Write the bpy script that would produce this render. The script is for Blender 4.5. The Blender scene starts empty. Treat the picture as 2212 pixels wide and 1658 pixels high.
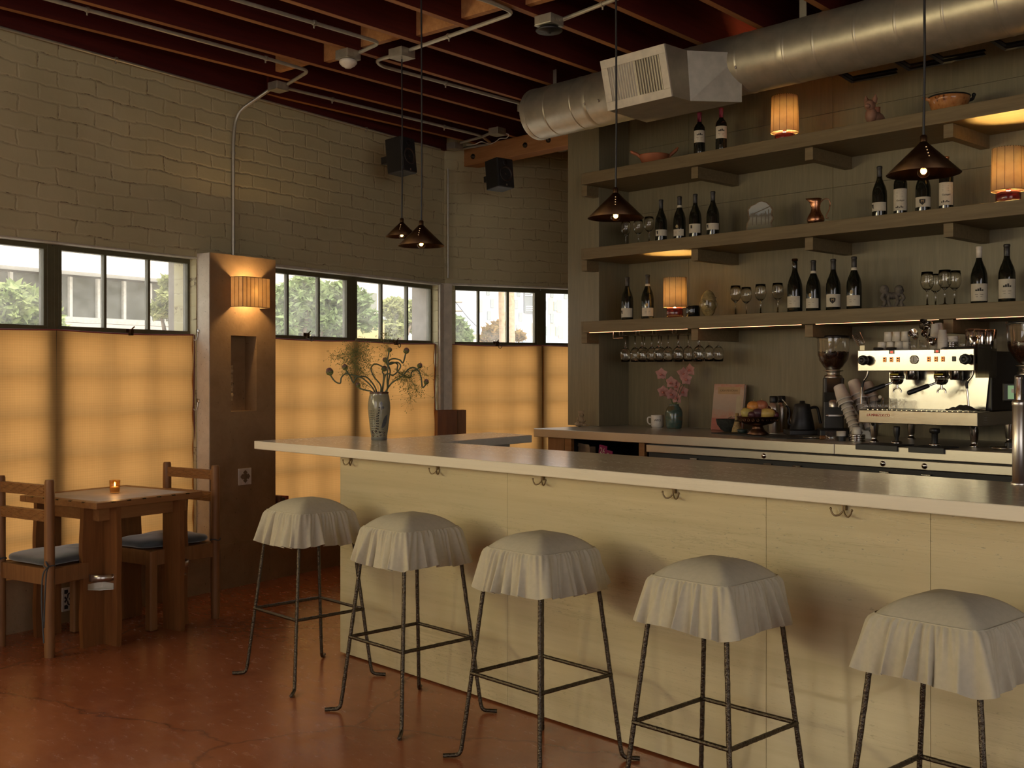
import bpy, bmesh, math, random
from math import sin, cos, pi, radians, atan2, hypot, sqrt
from mathutils import Vector, Matrix
random.seed(7)
SC = bpy.context.scene
COL = SC.collection
PI = pi
# ---------------------------------------------------------------- camera
# Z up, bar runs along X, depth behind the bar along +Y, eye height 1.43 m
FPX, CX, HY, EYE = 2390.0, 1106.0, 808.0, 1.43
YAW = radians(46.82)
cam = bpy.data.cameras.new('camera')
cam.sensor_width = 36.0
cam.lens = 36.0 * FPX / 2212.0
cam.shift_y = -(829.0 - HY) / 2212.0
cam.clip_start = 0.05
cam.clip_end = 500
camo = bpy.data.objects.new('camera', cam)
camo.location = (0, 0, EYE)
camo.rotation_euler = (pi / 2, 0, YAW)
COL.objects.link(camo)
SC.camera = camo
# ---------------------------------------------------------------- exposure, sky, daylight
SC.view_settings.view_transform = 'Standard'
SC.view_settings.look = 'None'
SC.view_settings.gamma = 1
SC.view_settings.use_curve_mapping = False
SC.view_settings.exposure = 0.38
SC.cycles.use_denoising = True
SC.cycles.max_bounces = 8
SC.cycles.transparent_max_bounces = 16
SC.cycles.sample_clamp_indirect = 4.0
SC.cycles.caustics_reflective = False
SC.cycles.caustics_refractive = False
W = bpy.data.worlds.new('sky')
SC.world = W
W.use_nodes = True
wn = W.node_tree
wn.nodes.clear()
wo = wn.nodes.new('ShaderNodeOutputWorld')
wb = wn.nodes.new('ShaderNodeBackground')
wr = wn.nodes.new('ShaderNodeValToRGB')
wt = wn.nodes.new('ShaderNodeTexCoord')
ws = wn.nodes.new('ShaderNodeSeparateXYZ')
wn.links.new(wt.outputs['Generated'], ws.inputs[0])
wn.links.new(ws.outputs['Z'], wr.inputs[0])
wr.color_ramp.elements[0].position = 0.0
wr.color_ramp.elements[0].color = (0.97, 0.90, 0.86, 1)
wr.color_ramp.elements[1].position = 0.6
wr.color_ramp.elements[1].color = (0.80, 0.86, 1.0, 1)
wn.links.new(wr.outputs[0], wb.inputs[0])
wb.inputs[1].default_value = 2.3
wn.links.new(wb.outputs[0], wo.inputs[0])

def area(name, loc, rot, sx, sy, power, col):
    l = bpy.data.lights.new(name, 'AREA')
    l.shape = 'RECTANGLE'; l.size = sx; l.size_y = sy
    l.energy = power; l.color = col
    o = bpy.data.objects.new(name, l)
    o.location = loc; o.rotation_euler = rot
    COL.objects.link(o)
    return o
# daylight of the street windows outside the picture: the clear top panes of the two nearer bays
WALL_ROT = radians(103.12)
for lx, ly, pw in ((-5.86, -0.03, 32), (-5.27, -2.57, 70)):
    area('daylight_top_panes', (lx, ly, 1.95), (pi/2, 0, WALL_ROT + pi), 1.95, .46, pw, (1.0, 0.85, 0.50))
area('fill_behind_camera', (-2.9, -4.36, 1.85), (pi/2, 0, pi), 3.0, 1.9, 1800, (1.0, 0.82, 0.42))  # fill lamp added behind the camera, at the unseen back wall
sunl = bpy.data.lights.new('sun', 'SUN'); sunl.energy = 6.4; sunl.angle = radians(12); sunl.color = (1.0, 0.95, 0.86)
suno = bpy.data.objects.new('sun', sunl)
suno.rotation_euler = Vector((-0.42, -0.05, -0.90)).to_track_quat('-Z', 'Y').to_euler()
COL.objects.link(suno)
# ---------------------------------------------------------------- pixel geometry (points measured on the photograph at a known plane)
_f = Vector((-sin(YAW), cos(YAW), 0)); _r = Vector((cos(YAW), sin(YAW), 0)); _u = Vector((0, 0, 1))
_o = Vector((0, 0, EYE))
def ray(px, py): return _f + _r * ((px - CX) / FPX) + _u * ((HY - py) / FPX)
def onz(px, py, z): r = ray(px, py); return _o + r * ((z - EYE) / r.z)
def ony(px, py, y): r = ray(px, py); return _o + r * (y / r.y)
def onx(px, py, x): r = ray(px, py); return _o + r * (x / r.x)
def onpl(px, py, p, n): r = ray(px, py); return _o + r * ((Vector(p) - _o).dot(n) / r.dot(n))
# left window wall frame: x = s along the wall (away), y = -n (outwards)
DL = Vector((-0.2270, 0.9739, 0)); NL = Vector((0.9739, 0.2270, 0))
PF = onz(514, 1266, 0)
WROT = atan2(DL.y, DL.x)
def wl(s, n, z=0): return PF + DL * s + NL * n + Vector((0, 0, z))
def ws_(px, py, n):
    p = onpl(px, py, PF + NL * n, NL); return (p - PF).dot(DL), p.z
# far window wall frame
D2 = Vector((0.3098, 0.9508, 0)); N2 = Vector((0.9508, -0.3098, 0))
PC = Vector((-7.381, 6.124, 0))
FROT = atan2(D2.y, D2.x)
# ---------------------------------------------------------------- objects
def link(o, parent=None):
    COL.objects.link(o)
    if parent is not None: o.parent = parent
    return o
def tag(o, label=None, cat=None, group=None, kind=None):
    if label: o['label'] = label
    if cat: o['category'] = cat
    if group: o['group'] = group
    if kind: o['kind'] = kind
    return o
def thing(name, label, cat, loc=(0, 0, 0), rz=0.0, group=None, rot=None):
    o = bpy.data.objects.new(name, None)
    o.empty_display_size = 0.05
    o.location = loc
    o.rotation_euler = rot if rot else (0, 0, rz)
    link(o)
    return tag(o, label, cat, group)
def dup(root, loc=None, rz=None, label=None, group=None):
    r = root.copy(); COL.objects.link(r)
    if loc is not None: r.location = loc
    if rz is not None: r.rotation_euler = (0, 0, rz)
    if label: r['label'] = label
    if group: r['group'] = group
    for ch in list(root.children):
        c = ch.copy(); COL.objects.link(c); c.parent = r
        for g in list(ch.children):
            d = g.copy(); COL.objects.link(d); d.parent = c
    return r
class M:
    """collects shapes, builds one mesh object"""
    def __init__(s):
        s.v = []; s.f = []; s.mi = []; s.sm = []; s.T = Matrix.Identity(4); s.m = 0
    def add(s, vs, fs, smooth=False):
        b = len(s.v)
        s.v += [tuple(s.T @ Vector(p)) for p in vs]
        flip = s.T.determinant() < 0
        for f in fs:
            f = [b + i for i in f]
            s.f.append(f[::-1] if flip else f); s.mi.append(s.m); s.sm.append(smooth)
        return s
    def box(s, x0, x1, y0, y1, z0, z1):
        if x0 > x1: x0, x1 = x1, x0
        if y0 > y1: y0, y1 = y1, y0
        if z0 > z1: z0, z1 = z1, z0
        v = [(x, y, z) for z in (z0, z1) for y in (y0, y1) for x in (x0, x1)]
        return s.add(v, [(0,2,3,1),(4,5,7,6),(0,1,5,4),(2,6,7,3),(0,4,6,2),(1,3,7,5)])
    def prism(s, poly, z0, z1, axis='z'):
        n = len(poly)
        A = sum(poly[i][0]*poly[(i+1)%n][1]-poly[(i+1)%n][0]*poly[i][1] for i in range(n))
        if A < 0: poly = poly[::-1]
        if axis == 'z': mk = lambda p, h: (p[0], p[1], h)
        elif axis == 'y': mk = lambda p, h: (p[0], -h, p[1])
        else: mk = lambda p, h: (h, p[0], p[1])
        if axis == 'y': z0, z1 = -z1, -z0
        v = [mk(p, z0) for p in poly] + [mk(p, z1) for p in poly]
        f = [tuple(range(n))[::-1], tuple(range(n, 2*n))] + [(i, (i+1)%n, n+(i+1)%n, n+i) for i in range(n)]
        return s.add(v, f)
    def lathe(s, prof, seg=24, c=(0, 0, 0), smooth=True, a0=0.0, a1=2*pi, cap=True, fn=None):
        full = abs(a1 - a0 - 2*pi) < 1e-6
        n = seg if full else seg + 1
        vs = []
        for (r, z) in prof:
            for i in range(n):
                a = a0 + (a1 - a0) * i / seg
                rr = r * (fn(a, z) if fn else 1)
                vs.append((c[0] + rr * cos(a), c[1] + rr * sin(a), c[2] + z))
        fs = []
        for j in range(len(prof) - 1):
            for i in range(seg if full else seg):
                i2 = (i + 1) % n if full else i + 1
                fs.append((j*n+i, j*n+i2, (j+1)*n+i2, (j+1)*n+i))
        s.add(vs, fs, smooth)
        if cap and full:
            for j, rev in ((0, True), (len(prof) - 1, False)):
                r, z = prof[j]
                if r > 1e-4:
                    cv = [(c[0] + r * (fn(2*pi*i/seg, z) if fn else 1) * cos(2*pi*i/seg), c[1] + r * (fn(2*pi*i/seg, z) if fn else 1) * sin(2*pi*i/seg), c[2] + z) for i in range(seg)]
                    s.add(cv, [tuple(range(seg))[::-1] if rev else tuple(range(seg))])
        return s
    def cyl(s, p0, p1, r0, r1=None, seg=12, smooth=True):
        return s.tube([p0, p1], [r0, r0 if r1 is None else r1], seg, smooth)
    def tube(s, pts, rad, seg=8, smooth=True, cap=True, rfn=None):
        pts = [Vector(p) for p in pts]; n = len(pts)
        if not isinstance(rad, (list, tuple)): rad = [rad] * n
        vs = []
        t = (pts[1] - pts[0]).normalized()
        ref = Vector((0, 0, 1)) if abs(t.z) < 0.9 else Vector((1, 0, 0))
        nrm = (ref - t * ref.dot(t)).normalized()
        for i in range(n):
            if i == 0: t = pts[1] - pts[0]
            elif i == n - 1: t = pts[-1] - pts[-2]
            else: t = (pts[i+1] - pts[i]).normalized() + (pts[i] - pts[i-1]).normalized()
            if t.length < 1e-9: t = Vector((0, 0, 1))
            t.normalize()
            nrm = nrm - t * nrm.dot(t)
            nrm = nrm.normalized() if nrm.length > 1e-6 else t.orthogonal().normalized()
            b = t.cross(nrm)
            for k in range(seg):
                a = 2*pi*k/seg
                rr = rad[i] * (rfn(i, k) if rfn else 1)
                vs.append(tuple(pts[i] + (nrm * cos(a) + b * sin(a)) * rr))
        fs = [(i*seg+k, i*seg+(k+1)%seg, (i+1)*seg+(k+1)%seg, (i+1)*seg+k) for i in range(n-1) for k in range(seg)]
        s.add(vs, fs, smooth)
        if cap: s.add([vs_ for vs_ in vs[:seg]], [tuple(range(seg))[::-1]]); s.add(vs[-seg:], [tuple(range(seg))])
        return s
    def ball(s, c, r, seg=16, rings=10, sq=(1, 1, 1), fn=None):
        prof = []
        vs = []; n = seg
        for j in range(rings + 1):
            th = pi * j / rings
            for i in range(n):
                a = 2*pi*i/n
                d = Vector((sin(th)*cos(a), sin(th)*sin(a), -cos(th)))
                k = r * (fn(d) if fn else 1)
                vs.append((c[0]+d.x*k*sq[0], c[1]+d.y*k*sq[1], c[2]+d.z*k*sq[2]))
        fs = [(j*n+i, j*n+(i+1)%n, (j+1)*n+(i+1)%n, (j+1)*n+i) for j in range(rings) for i in range(n)]
        return s.add(vs, fs, True)
    def grid(s, fn, nu, nv, smooth=True, wrap=False):
        nn = nu if wrap else nu + 1
        vs = [fn(i / nu, j / nv) for j in range(nv + 1) for i in range(nn)]
        fs = []
        for j in range(nv):
            for i in range(nu):
                i2 = (i + 1) % nn if wrap else i + 1
                fs.append((j*nn+i, j*nn+i2, (j+1)*nn+i2, (j+1)*nn+i))
        return s.add(vs, fs, smooth)
    def torus(s, c, R, r, seg=20, ts=8, axis='z'):
        def fn(u, v):
            a = 2*pi*u; b = 2*pi*v
            x, y, z = (R + r*cos(b))*cos(a), (R + r*cos(b))*sin(a), r*sin(b)
            p = (x, y, z) if axis == 'z' else ((x, z, y) if axis == 'y' else (z, x, y))
            return (c[0]+p[0], c[1]+p[1], c[2]+p[2])
        return s.grid(fn, seg, ts, True, True)
    def build(s, name, mats, parent=None, loc=None, rz=None, bevel=0.0, seg=2, solid=0.0, subd=0, rot=None):
        me = bpy.data.meshes.new(name)
        me.from_pydata(s.v, [], s.f); me.update()
        if not isinstance(mats, (list, tuple)): mats = [mats]
        for m in mats: me.materials.append(m)
        me.polygons.foreach_set('material_index', [min(i, len(mats)-1) for i in s.mi])
        me.polygons.foreach_set('use_smooth', s.sm)
        o = bpy.data.objects.new(name, me)
        if loc is not None: o.location = loc
        if rz is not None: o.rotation_euler = (0, 0, rz)
        if rot is not None: o.rotation_euler = rot
        link(o, parent)
        if bevel > 0:
            b = o.modifiers.new('bevel', 'BEVEL'); b.width = bevel; b.segments = seg; b.limit_method = 'ANGLE'; b.angle_limit = radians(40)
        if solid: 
            b = o.modifiers.new('solid', 'SOLIDIFY'); b.thickness = solid; b.offset = 0
        if subd:
            b = o.modifiers.new('sub', 'SUBSURF'); b.levels = subd; b.render_levels = subd
        return o
def bx(name, mat, parent, x0, x1, y0, y1, z0, z1, bevel=0.0, **k):
    return M().box(x0, x1, y0, y1, z0, z1).build(name, mat, parent, bevel=bevel, **k)
def text(name, body, size, mat, parent, loc, rot=(pi/2, 0, 0), ext=0.0004, align='CENTER', sx=1.0):
    c = bpy.data.curves.new(name, 'FONT'); c.body = body; c.size = size; c.extrude = ext
    c.align_x = align; c.align_y = 'CENTER'
    c.materials.append(mat); c.resolution_u = 3
    tmp = bpy.data.objects.new(name + '_curve', c); COL.objects.link(tmp)
    me = bpy.data.meshes.new_from_object(tmp)
    bpy.data.objects.remove(tmp); bpy.data.curves.remove(c)
    o = bpy.data.objects.new(name, me); o.location = loc; o.rotation_euler = rot; o.scale = (sx, 1, 1)
    return link(o, parent)
def smooth_path(pts, k=6):
    P = [Vector(p) for p in pts]; out = []
    for i in range(len(P) - 1):
        a = P[max(i-1, 0)]; b = P[i]; c = P[i+1]; d = P[min(i+2, len(P)-1)]
        for j in range(k):
            t = j / k
            out.append(0.5 * ((2*b) + (c-a)*t + (2*a-5*b+4*c-d)*t*t + (3*b-a-3*c+d)*t**3))
    out.append(P[-1]); return out
def fillet(pts, r=0.05, k=5):
    P = [Vector(p) for p in pts]; out = [P[0]]
    for i in range(1, len(P)-1):
        a, b, c = P[i-1], P[i], P[i+1]
        rr = min(r, (a-b).length*.45, (c-b).length*.45)
        p = b + (a-b).normalized()*rr; q = b + (c-b).normalized()*rr
        for j in range(k+1):
            t = j/k; out.append(p*(1-t)**2 + b*2*t*(1-t) + q*t*t)
    out.append(P[-1]); return out
# ---------------------------------------------------------------- materials
class N:
    def __init__(s, name):
        s.m = bpy.data.materials.new(name); s.m.use_nodes = True
        s.t = s.m.node_tree; s.t.nodes.clear()
        s.out = s.n('ShaderNodeOutputMaterial'); s.b = s.n('ShaderNodeBsdfPrincipled')
        s.l(s.b.outputs[0], s.out.inputs[0]); s._c = None
    def n(s, t, **k):
        x = s.t.nodes.new(t)
        for a, b in k.items(): setattr(x, a, b)
        return x
    def l(s, a, b): s.t.links.new(a, b)
    def coord(s, kind='Object'):
        if s._c is None: s._c = s.n('ShaderNodeTexCoord')
        return s._c.outputs[kind]
    def map(s, scale=(1, 1, 1), rot=(0, 0, 0), src=None):
        m = s.n('ShaderNodeMapping'); m.inputs['Scale'].default_value = scale; m.inputs['Rotation'].default_value = rot
        s.l(src or s.coord(), m.inputs[0]); return m.outputs[0]
    def noise(s, vec, scale, detail=4, rough=.55, dist=0):
        x = s.n('ShaderNodeTexNoise'); x.inputs['Scale'].default_value = scale; x.inputs['Detail'].default_value = detail
        x.inputs['Roughness'].default_value = rough; x.inputs['Distortion'].default_value = dist
        s.l(vec, x.inputs['Vector']); return x.outputs['Fac']
    def ramp(s, fac, stops):
        r = s.n('ShaderNodeValToRGB'); e = r.color_ramp.elements
        while len(e) < len(stops): e.new(.5)
        for i, (p, c) in enumerate(stops):
            e[i].position = p; e[i].color = (c, c, c, 1) if not isinstance(c, (tuple, list)) else (*c[:3], 1)
        s.l(fac, r.inputs[0]); return r.outputs[0]
    def mix(s, fac, a, b, mode='MIX'):
        m = s.n('ShaderNodeMix'); m.data_type = 'RGBA'; m.blend_type = mode
        for i, v in ((0, fac), (6, a), (7, b)):
            if isinstance(v, (int, float)): m.inputs[i].default_value = v if i == 0 else (v, v, v, 1)
            elif isinstance(v, (tuple, list)): m.inputs[i].default_value = (*v[:3], 1)
            else: s.l(v, m.inputs[i])
        return m.outputs[2]
    def math(s, op, a, b=0.0):
        m = s.n('ShaderNodeMath', operation=op)
        for i, v in ((0, a), (1, b)):
            if isinstance(v, (int, float)): m.inputs[i].default_value = v
            else: s.l(v, m.inputs[i])
        return m.outputs[0]
    def set(s, **k):
        for a, v in k.items():
            i = s.b.inputs[a.replace('_', ' ')]
            if isinstance(v, (int, float)): i.default_value = v
            elif isinstance(v, (tuple, list)): i.default_value = (*v[:3], 1)
            else: s.l(v, i)
        return s
    def bump(s, h, strength=.3, dist=.01):
        b = s.n('ShaderNodeBump'); b.inputs['Strength'].default_value = strength; b.inputs['Distance'].default_value = dist
        s.l(h, b.inputs['Height']); s.l(b.outputs[0], s.b.inputs['Normal']); return s
def plain(name, col, rough=.5, metal=0.0, var=.12, sc=18, bump=.05, spec=.5, **k):
    x = N(name)
    nz = x.noise(x.coord(), sc, 4)
    d = tuple(c*(1-var) for c in col); e = tuple(min(1, c*(1+var)) for c in col)
    x.set(Base_Color=x.ramp(nz, [(.3, d), (.7, e)]), Roughness=rough, Metallic=metal, Specular_IOR_Level=spec, **k)
    if bump: x.bump(nz, bump, .004)
    return x.m
def wood(name, c1, c2, axis=0, sc=9, stretch=14, rough=.55, bump=.12, spec=.35, dark=None):
    x = N(name)
    s = [stretch, stretch, stretch]; s[axis] = 1.0
    v = x.map(tuple(s))
    n1 = x.noise(v, sc*.35, 5, .6, .6); n2 = x.noise(v, sc*1.6, 3, .6)
    w = x.n('ShaderNodeTexWave'); w.wave_type = 'RINGS'; w.inputs['Scale'].default_value = sc*.12; w.inputs['Distortion'].default_value = 9
    w.inputs['Detail'].default_value = 3; w.inputs['Detail Scale'].default_value = 1.2; x.l(v, w.inputs[0])
    c = x.ramp(n1, [(.28, c1), (.72, c2)])
    c = x.mix(x.math('MULTIPLY', n2, .35), c, tuple(q*.55 for q in c1))
    c = x.mix(x.math('MULTIPLY', w.outputs['Fac'], .22), c, tuple(q*.7 for q in c1))
    x.set(Base_Color=c, Roughness=rough, Specular_IOR_Level=spec); x.bump(n2, bump, .003)
    return x.m
def metal(name, col, rough=.3, aniso=None, bump=.02, sc=40):
    x = N(name)
    v = x.map(aniso) if aniso else x.coord()
    nz = x.noise(v, sc, 4)
    x.set(Base_Color=x.ramp(nz, [(.2, tuple(c*.85 for c in col)), (.8, col)]), Metallic=1.0, Roughness=x.ramp(nz, [(.2, rough*.75), (.8, min(1, rough*1.25))]))
    if bump: x.bump(nz, bump, .002)
    return x.m
def glassy(name, col=(1, 1, 1), ior=1.45, rough=.0, clear=.75):
    """thin clear glass: mostly transparent with fresnel gloss"""
    x = N(name)
    tr = x.n('ShaderNodeBsdfTransparent'); tr.inputs[0].default_value = (*col, 1)
    gl = x.n('ShaderNodeBsdfGlossy'); gl.inputs['Roughness'].default_value = rough
    fr = x.n('ShaderNodeLayerWeight'); fr.inputs['Blend'].default_value = .5
    mx = x.n('ShaderNodeMixShader')
    x.l(x.ramp(fr.outputs['Facing'], [(0, .055), (.5, .10), (.78, .34), (1, .95)]), mx.inputs[0])
    x.l(tr.outputs[0], mx.inputs[1]); x.l(gl.outputs[0], mx.inputs[2]); x.l(mx.outputs[0], x.out.inputs[0])
    return x.m
def refr(name):
    x = N(name); x.set(Base_Color=(.97, .96, .92), Transmission_Weight=1.0, Roughness=.0, IOR=1.45); return x.m
def dusty(name):
    """street dust on old window glass: clear, a little diffuse haze, fresnel gloss"""
    x = N(name)
    tr = x.n('ShaderNodeBsdfTransparent'); tr.inputs[0].default_value = (.97, .98, .95, 1)
    tl = x.n('ShaderNodeBsdfTranslucent'); tl.inputs[0].default_value = (.9, .88, .8, 1)
    m1 = x.n('ShaderNodeMixShader'); x.l(x.ramp(x.noise(x.coord(), 5, 5, .7, .6), [(.35, .05), (.75, .15)]), m1.inputs[0])
    x.l(tr.outputs[0], m1.inputs[1]); x.l(tl.outputs[0], m1.inputs[2])
    gl = x.n('ShaderNodeBsdfGlossy'); gl.inputs['Roughness'].default_value = .02
    fr = x.n('ShaderNodeLayerWeight'); fr.inputs['Blend'].default_value = .1
    m2 = x.n('ShaderNodeMixShader'); x.l(x.ramp(fr.outputs['Facing'], [(0, .02), (.7, .10), (1, .6)]), m2.inputs[0])
    x.l(m1.outputs[0], m2.inputs[1]); x.l(gl.outputs[0], m2.inputs[2]); x.l(m2.outputs[0], x.out.inputs[0])
    return x.m
def glow(name, col, strength, base=(0.1, 0.1, 0.1)):
    x = N(name); x.set(Base_Color=base, Emission_Color=col, Emission_Strength=strength, Roughness=.5); return x.m
def brick(name):
    x = N(name)
    v0 = x.coord()
    # warp the courses so the old bricks wander
    nz = x.n('ShaderNodeTexNoise'); nz.inputs['Scale'].default_value = 3.2; nz.inputs['Detail'].default_value = 3; x.l(v0, nz.inputs['Vector'])
    sub = x.n('ShaderNodeVectorMath', operation='SUBTRACT'); x.l(nz.outputs['Color'], sub.inputs[0]); sub.inputs[1].default_value = (.5, .5, .5)
    mul = x.n('ShaderNodeVectorMath', operation='SCALE'); x.l(sub.outputs[0], mul.inputs[0]); mul.inputs['Scale'].default_value = .06
    nzb = x.n('ShaderNodeTexNoise'); nzb.inputs['Scale'].default_value = 26; nzb.inputs['Detail'].default_value = 3; x.l(v0, nzb.inputs['Vector'])
    subb = x.n('ShaderNodeVectorMath', operation='SUBTRACT'); x.l(nzb.outputs['Color'], subb.inputs[0]); subb.inputs[1].default_value = (.5, .5, .5)
    mulb = x.n('ShaderNodeVectorMath', operation='SCALE'); x.l(subb.outputs[0], mulb.inputs[0]); mulb.inputs['Scale'].default_value = .018
    add = x.n('ShaderNodeVectorMath', operation='ADD'); x.l(v0, add.inputs[0]); x.l(mul.outputs[0], add.inputs[1])
    add2 = x.n('ShaderNodeVectorMath', operation='ADD'); x.l(add.outputs[0], add2.inputs[0]); x.l(mulb.outputs[0], add2.inputs[1])
    sp = x.n('ShaderNodeSeparateXYZ'); x.l(add2.outputs[0], sp.inputs[0])
    cb = x.n('ShaderNodeCombineXYZ'); x.l(sp.outputs[0], cb.inputs[0]); x.l(sp.outputs[2], cb.inputs[1])
    br = x.n('ShaderNodeTexBrick')
    br.offset = .5; br.inputs['Scale'].default_value = 1.0
    br.inputs['Brick Width'].default_value = .255; br.inputs['Row Height'].default_value = .094
    br.inputs['Mortar Size'].default_value = .0034; br.inputs['Mortar Smooth'].default_value = .35; br.inputs['Bias'].default_value = 0
    br.inputs['Color1'].default_value = (1, 1, 1, 1); br.inputs['Color2'].default_value = (.9, .9, .9, 1)
    x.l(cb.outputs[0], br.inputs['Vector'])
    br2 = x.n('ShaderNodeTexBrick'); br2.offset = .5
    for k, q in (('Scale', 1.0), ('Brick Width', .255), ('Row Height', .094), ('Mortar Size', .012), ('Mortar Smooth', 1.0), ('Bias', 0)): br2.inputs[k].default_value = q
    x.l(cb.outputs[0], br2.inputs['Vector'])
    gate = x.ramp(x.noise(v0, 7, 4, .7), [(.50, 0.0), (.60, 1.0)])
    fine = x.ramp(x.noise(v0, 60, 3, .7), [(.38, 0.15), (.55, 1.0)])
    crack = x.math('MULTIPLY', x.math('MULTIPLY', br.outputs['Fac'], gate), fine)
    tone = x.ramp(x.noise(v0, 2.2, 4), [(.3, (.50, .44, .25)), (.7, (.58, .51, .30))])
    tone = x.mix(x.math('MULTIPLY', br2.outputs['Fac'], .10), tone, (.45, .38, .27))
    col = x.mix(x.math('MULTIPLY', crack, .8), tone, (.10, .055, .03))
    x.set(Base_Color=col, Roughness=.62, Specular_IOR_Level=.3)
    h = x.math('SUBTRACT', x.math('MULTIPLY', x.noise(v0, 34, 4, .6), .22), x.math('MULTIPLY', br2.outputs['Fac'], .8))
    x.bump(h, .45, .009)
    return x.m
def plaster(name, c1, c2, sc=5, rough=.8):
    x = N(name); v = x.coord()
    a = x.noise(v, sc, 6, .65, .4); b = x.noise(v, sc*9, 3, .6)
    pit = x.ramp(x.noise(v, sc*11, 2, .4), [(.26, 1.0), (.30, 0.0)])
    c = x.ramp(a, [(.3, c1), (.7, c2)])
    c = x.mix(x.math('MULTIPLY', b, .25), c, tuple(q*.7 for q in c1))
    c = x.mix(x.math('MULTIPLY', pit, .6), c, tuple(q*.3 for q in c1))
    x.set(Base_Color=c, Roughness=rough, Specular_IOR_Level=.3); x.bump(x.math('ADD', a, x.math('MULTIPLY', b, .4)), .25, .01)
    return x.m
def travertine(name, c1, c2, rough=.16, pits=1.0, axis=0, coat=.0, spec=.5):
    x = N(name)
    v = x.map((.22, 3, 4.2)); v2 = x.map((.5, 5, 16))
    a = x.noise(v, 1.5, 5, .6, .25); b = x.noise(v2, 1.6, 5, .65, .15)
    zone = x.ramp(x.noise(x.map((.45, 2, 3.2)), 1.5, 4, .6), [(.46, 0.0), (.60, 1.0)])
    pit = x.ramp(x.noise(x.map((22, 60, 70)), 1.7, 3, .65), [(.33, 1.0), (.39, 0.0)])
    thin = x.ramp(x.noise(x.map((.35, 4, 9)), 2.0, 7, .72, .6), [(.485, 0.0), (.5, 1.0), (.515, 0.0)])
    c = x.ramp(a, [(.3, c1), (.7, c2)])
    c = x.mix(x.math('MULTIPLY', x.ramp(b, [(.4, 0.0), (.75, 1.0)]), .28), c, tuple(q*.74 for q in c1))
    c = x.mix(x.math('MULTIPLY', thin, x.math('MULTIPLY', zone, .35)), c, tuple(q*.45 for q in c1))
    pm = x.math('MULTIPLY', pit, zone)
    c = x.mix(x.math('MULTIPLY', pm, .7*pits), c, tuple(q*.36 for q in c1))
    x.set(Base_Color=c, Roughness=x.mix(pm, rough, .6), Specular_IOR_Level=spec)
    x.bump(x.math('MULTIPLY', pm, -1.0), .15*pits, .003)
    return x.m
def concrete_floor(name):
    x = N(name); v = x.coord()
    a = x.noise(v, 1.1, 7, .66, .5); b = x.noise(x.map((1.2, 3.2, 1), (0, 0, .9)), 7, 5, .7, .3)
    c = x.ramp(a, [(.28, (.20, .055, .020)), (.5, (.28, .088, .034)), (.72, (.36, .125, .052))])
    c = x.mix(x.math('MULTIPLY', x.ramp(b, [(.45, 0.0), (.75, 1.0)]), .20), c, (.44, .19, .11))
    scr = x.ramp(x.noise(x.map((9, 42, 1), (0, 0, .55)), 3, 4, .75), [(.66, 0.0), (.73, 1.0)])
    c = x.mix(x.math('MULTIPLY', scr, .30), c, (.55, .40, .25))
    # hairline cracks
    vo = x.n('ShaderNodeTexVoronoi'); vo.feature = 'DISTANCE_TO_EDGE'; vo.inputs['Scale'].default_value = .55
    nz = x.n('ShaderNodeTexNoise'); nz.inputs['Scale'].default_value = 4; nz.inputs['Detail'].default_value = 5; x.l(v, nz.inputs['Vector'])
    ad = x.n('ShaderNodeVectorMath', operation='MULTIPLY_ADD'); x.l(nz.outputs['Color'], ad.inputs[0]); ad.inputs[1].default_value = (.25, .25, 0); x.l(v, ad.inputs[2])
    x.l(ad.outputs[0], vo.inputs['Vector'])
    cr = x.ramp(vo.outputs['Distance'], [(.0, 1.0), (.006, 0.0)])
    c = x.mix(x.math('MULTIPLY', cr, .5), c, (.05, .016, .01))
    x.set(Base_Color=c, Roughness=x.ramp(b, [(.3, .16), (.75, .32)]), Specular_IOR_Level=.5)
    x.bump(x.math('ADD', a, x.math('MULTIPLY', b, .3)), .10, .01)
    return x.m
def cloth_translucent(name, col, tcol, fac, weave=420, rough=.9):
    x = N(name)
    sp = x.n('ShaderNodeSeparateXYZ'); x.l(x.coord(), sp.inputs[0])
    wv = x.math('MULTIPLY', x.math('ADD', x.math('SINE', x.math('MULTIPLY', sp.outputs[0], weave)), x.math('SINE', x.math('MULTIPLY', sp.outputs[2], weave))), .25)
    slub = x.noise(x.map((40, 40, 2)), 2, 3); slub2 = x.noise(x.map((2, 2, 60)), 3, 3)
    k = x.math('ADD', x.math('MULTIPLY', wv, .10), x.math('ADD', x.math('MULTIPLY', slub, .12), x.math('MULTIPLY', slub2, .14)))
    k = x.math('ADD', k, .82)
    x.set(Base_Color=x.mix(1.0, col, k, 'MULTIPLY'), Roughness=rough, Specular_IOR_Level=.1)
    t = x.n('ShaderNodeBsdfTranslucent'); x.l(x.mix(1.0, tcol, k, 'MULTIPLY'), t.inputs[0])
    mx = x.n('ShaderNodeMixShader'); mx.inputs[0].default_value = fac
    x.l(x.b.outputs[0], mx.inputs[1]); x.l(t.outputs[0], mx.inputs[2]); x.l(mx.outputs[0], x.out.inputs[0])
    return x.m
def leafy(name, c1, c2):
    x = N(name); nz = x.noise(x.coord(), 1.4, 3)
    oi = x.n('ShaderNodeNewGeometry')
    c = x.ramp(x.math('ADD', x.math('MULTIPLY', nz, .6), x.math('MULTIPLY', oi.outputs['Random Per Island'], .4)), [(.25, c1), (.8, c2)])
    x.set(Base_Color=c, Roughness=.7, Specular_IOR_Level=.2)
    t = x.n('ShaderNodeBsdfTranslucent'); x.l(c, t.inputs[0])
    mx = x.n('ShaderNodeMixShader'); mx.inputs[0].default_value = .35
    x.l(x.b.outputs[0], mx.inputs[1]); x.l(t.outputs[0], mx.inputs[2]); x.l(mx.outputs[0], x.out.inputs[0])
    return x.m
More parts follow.
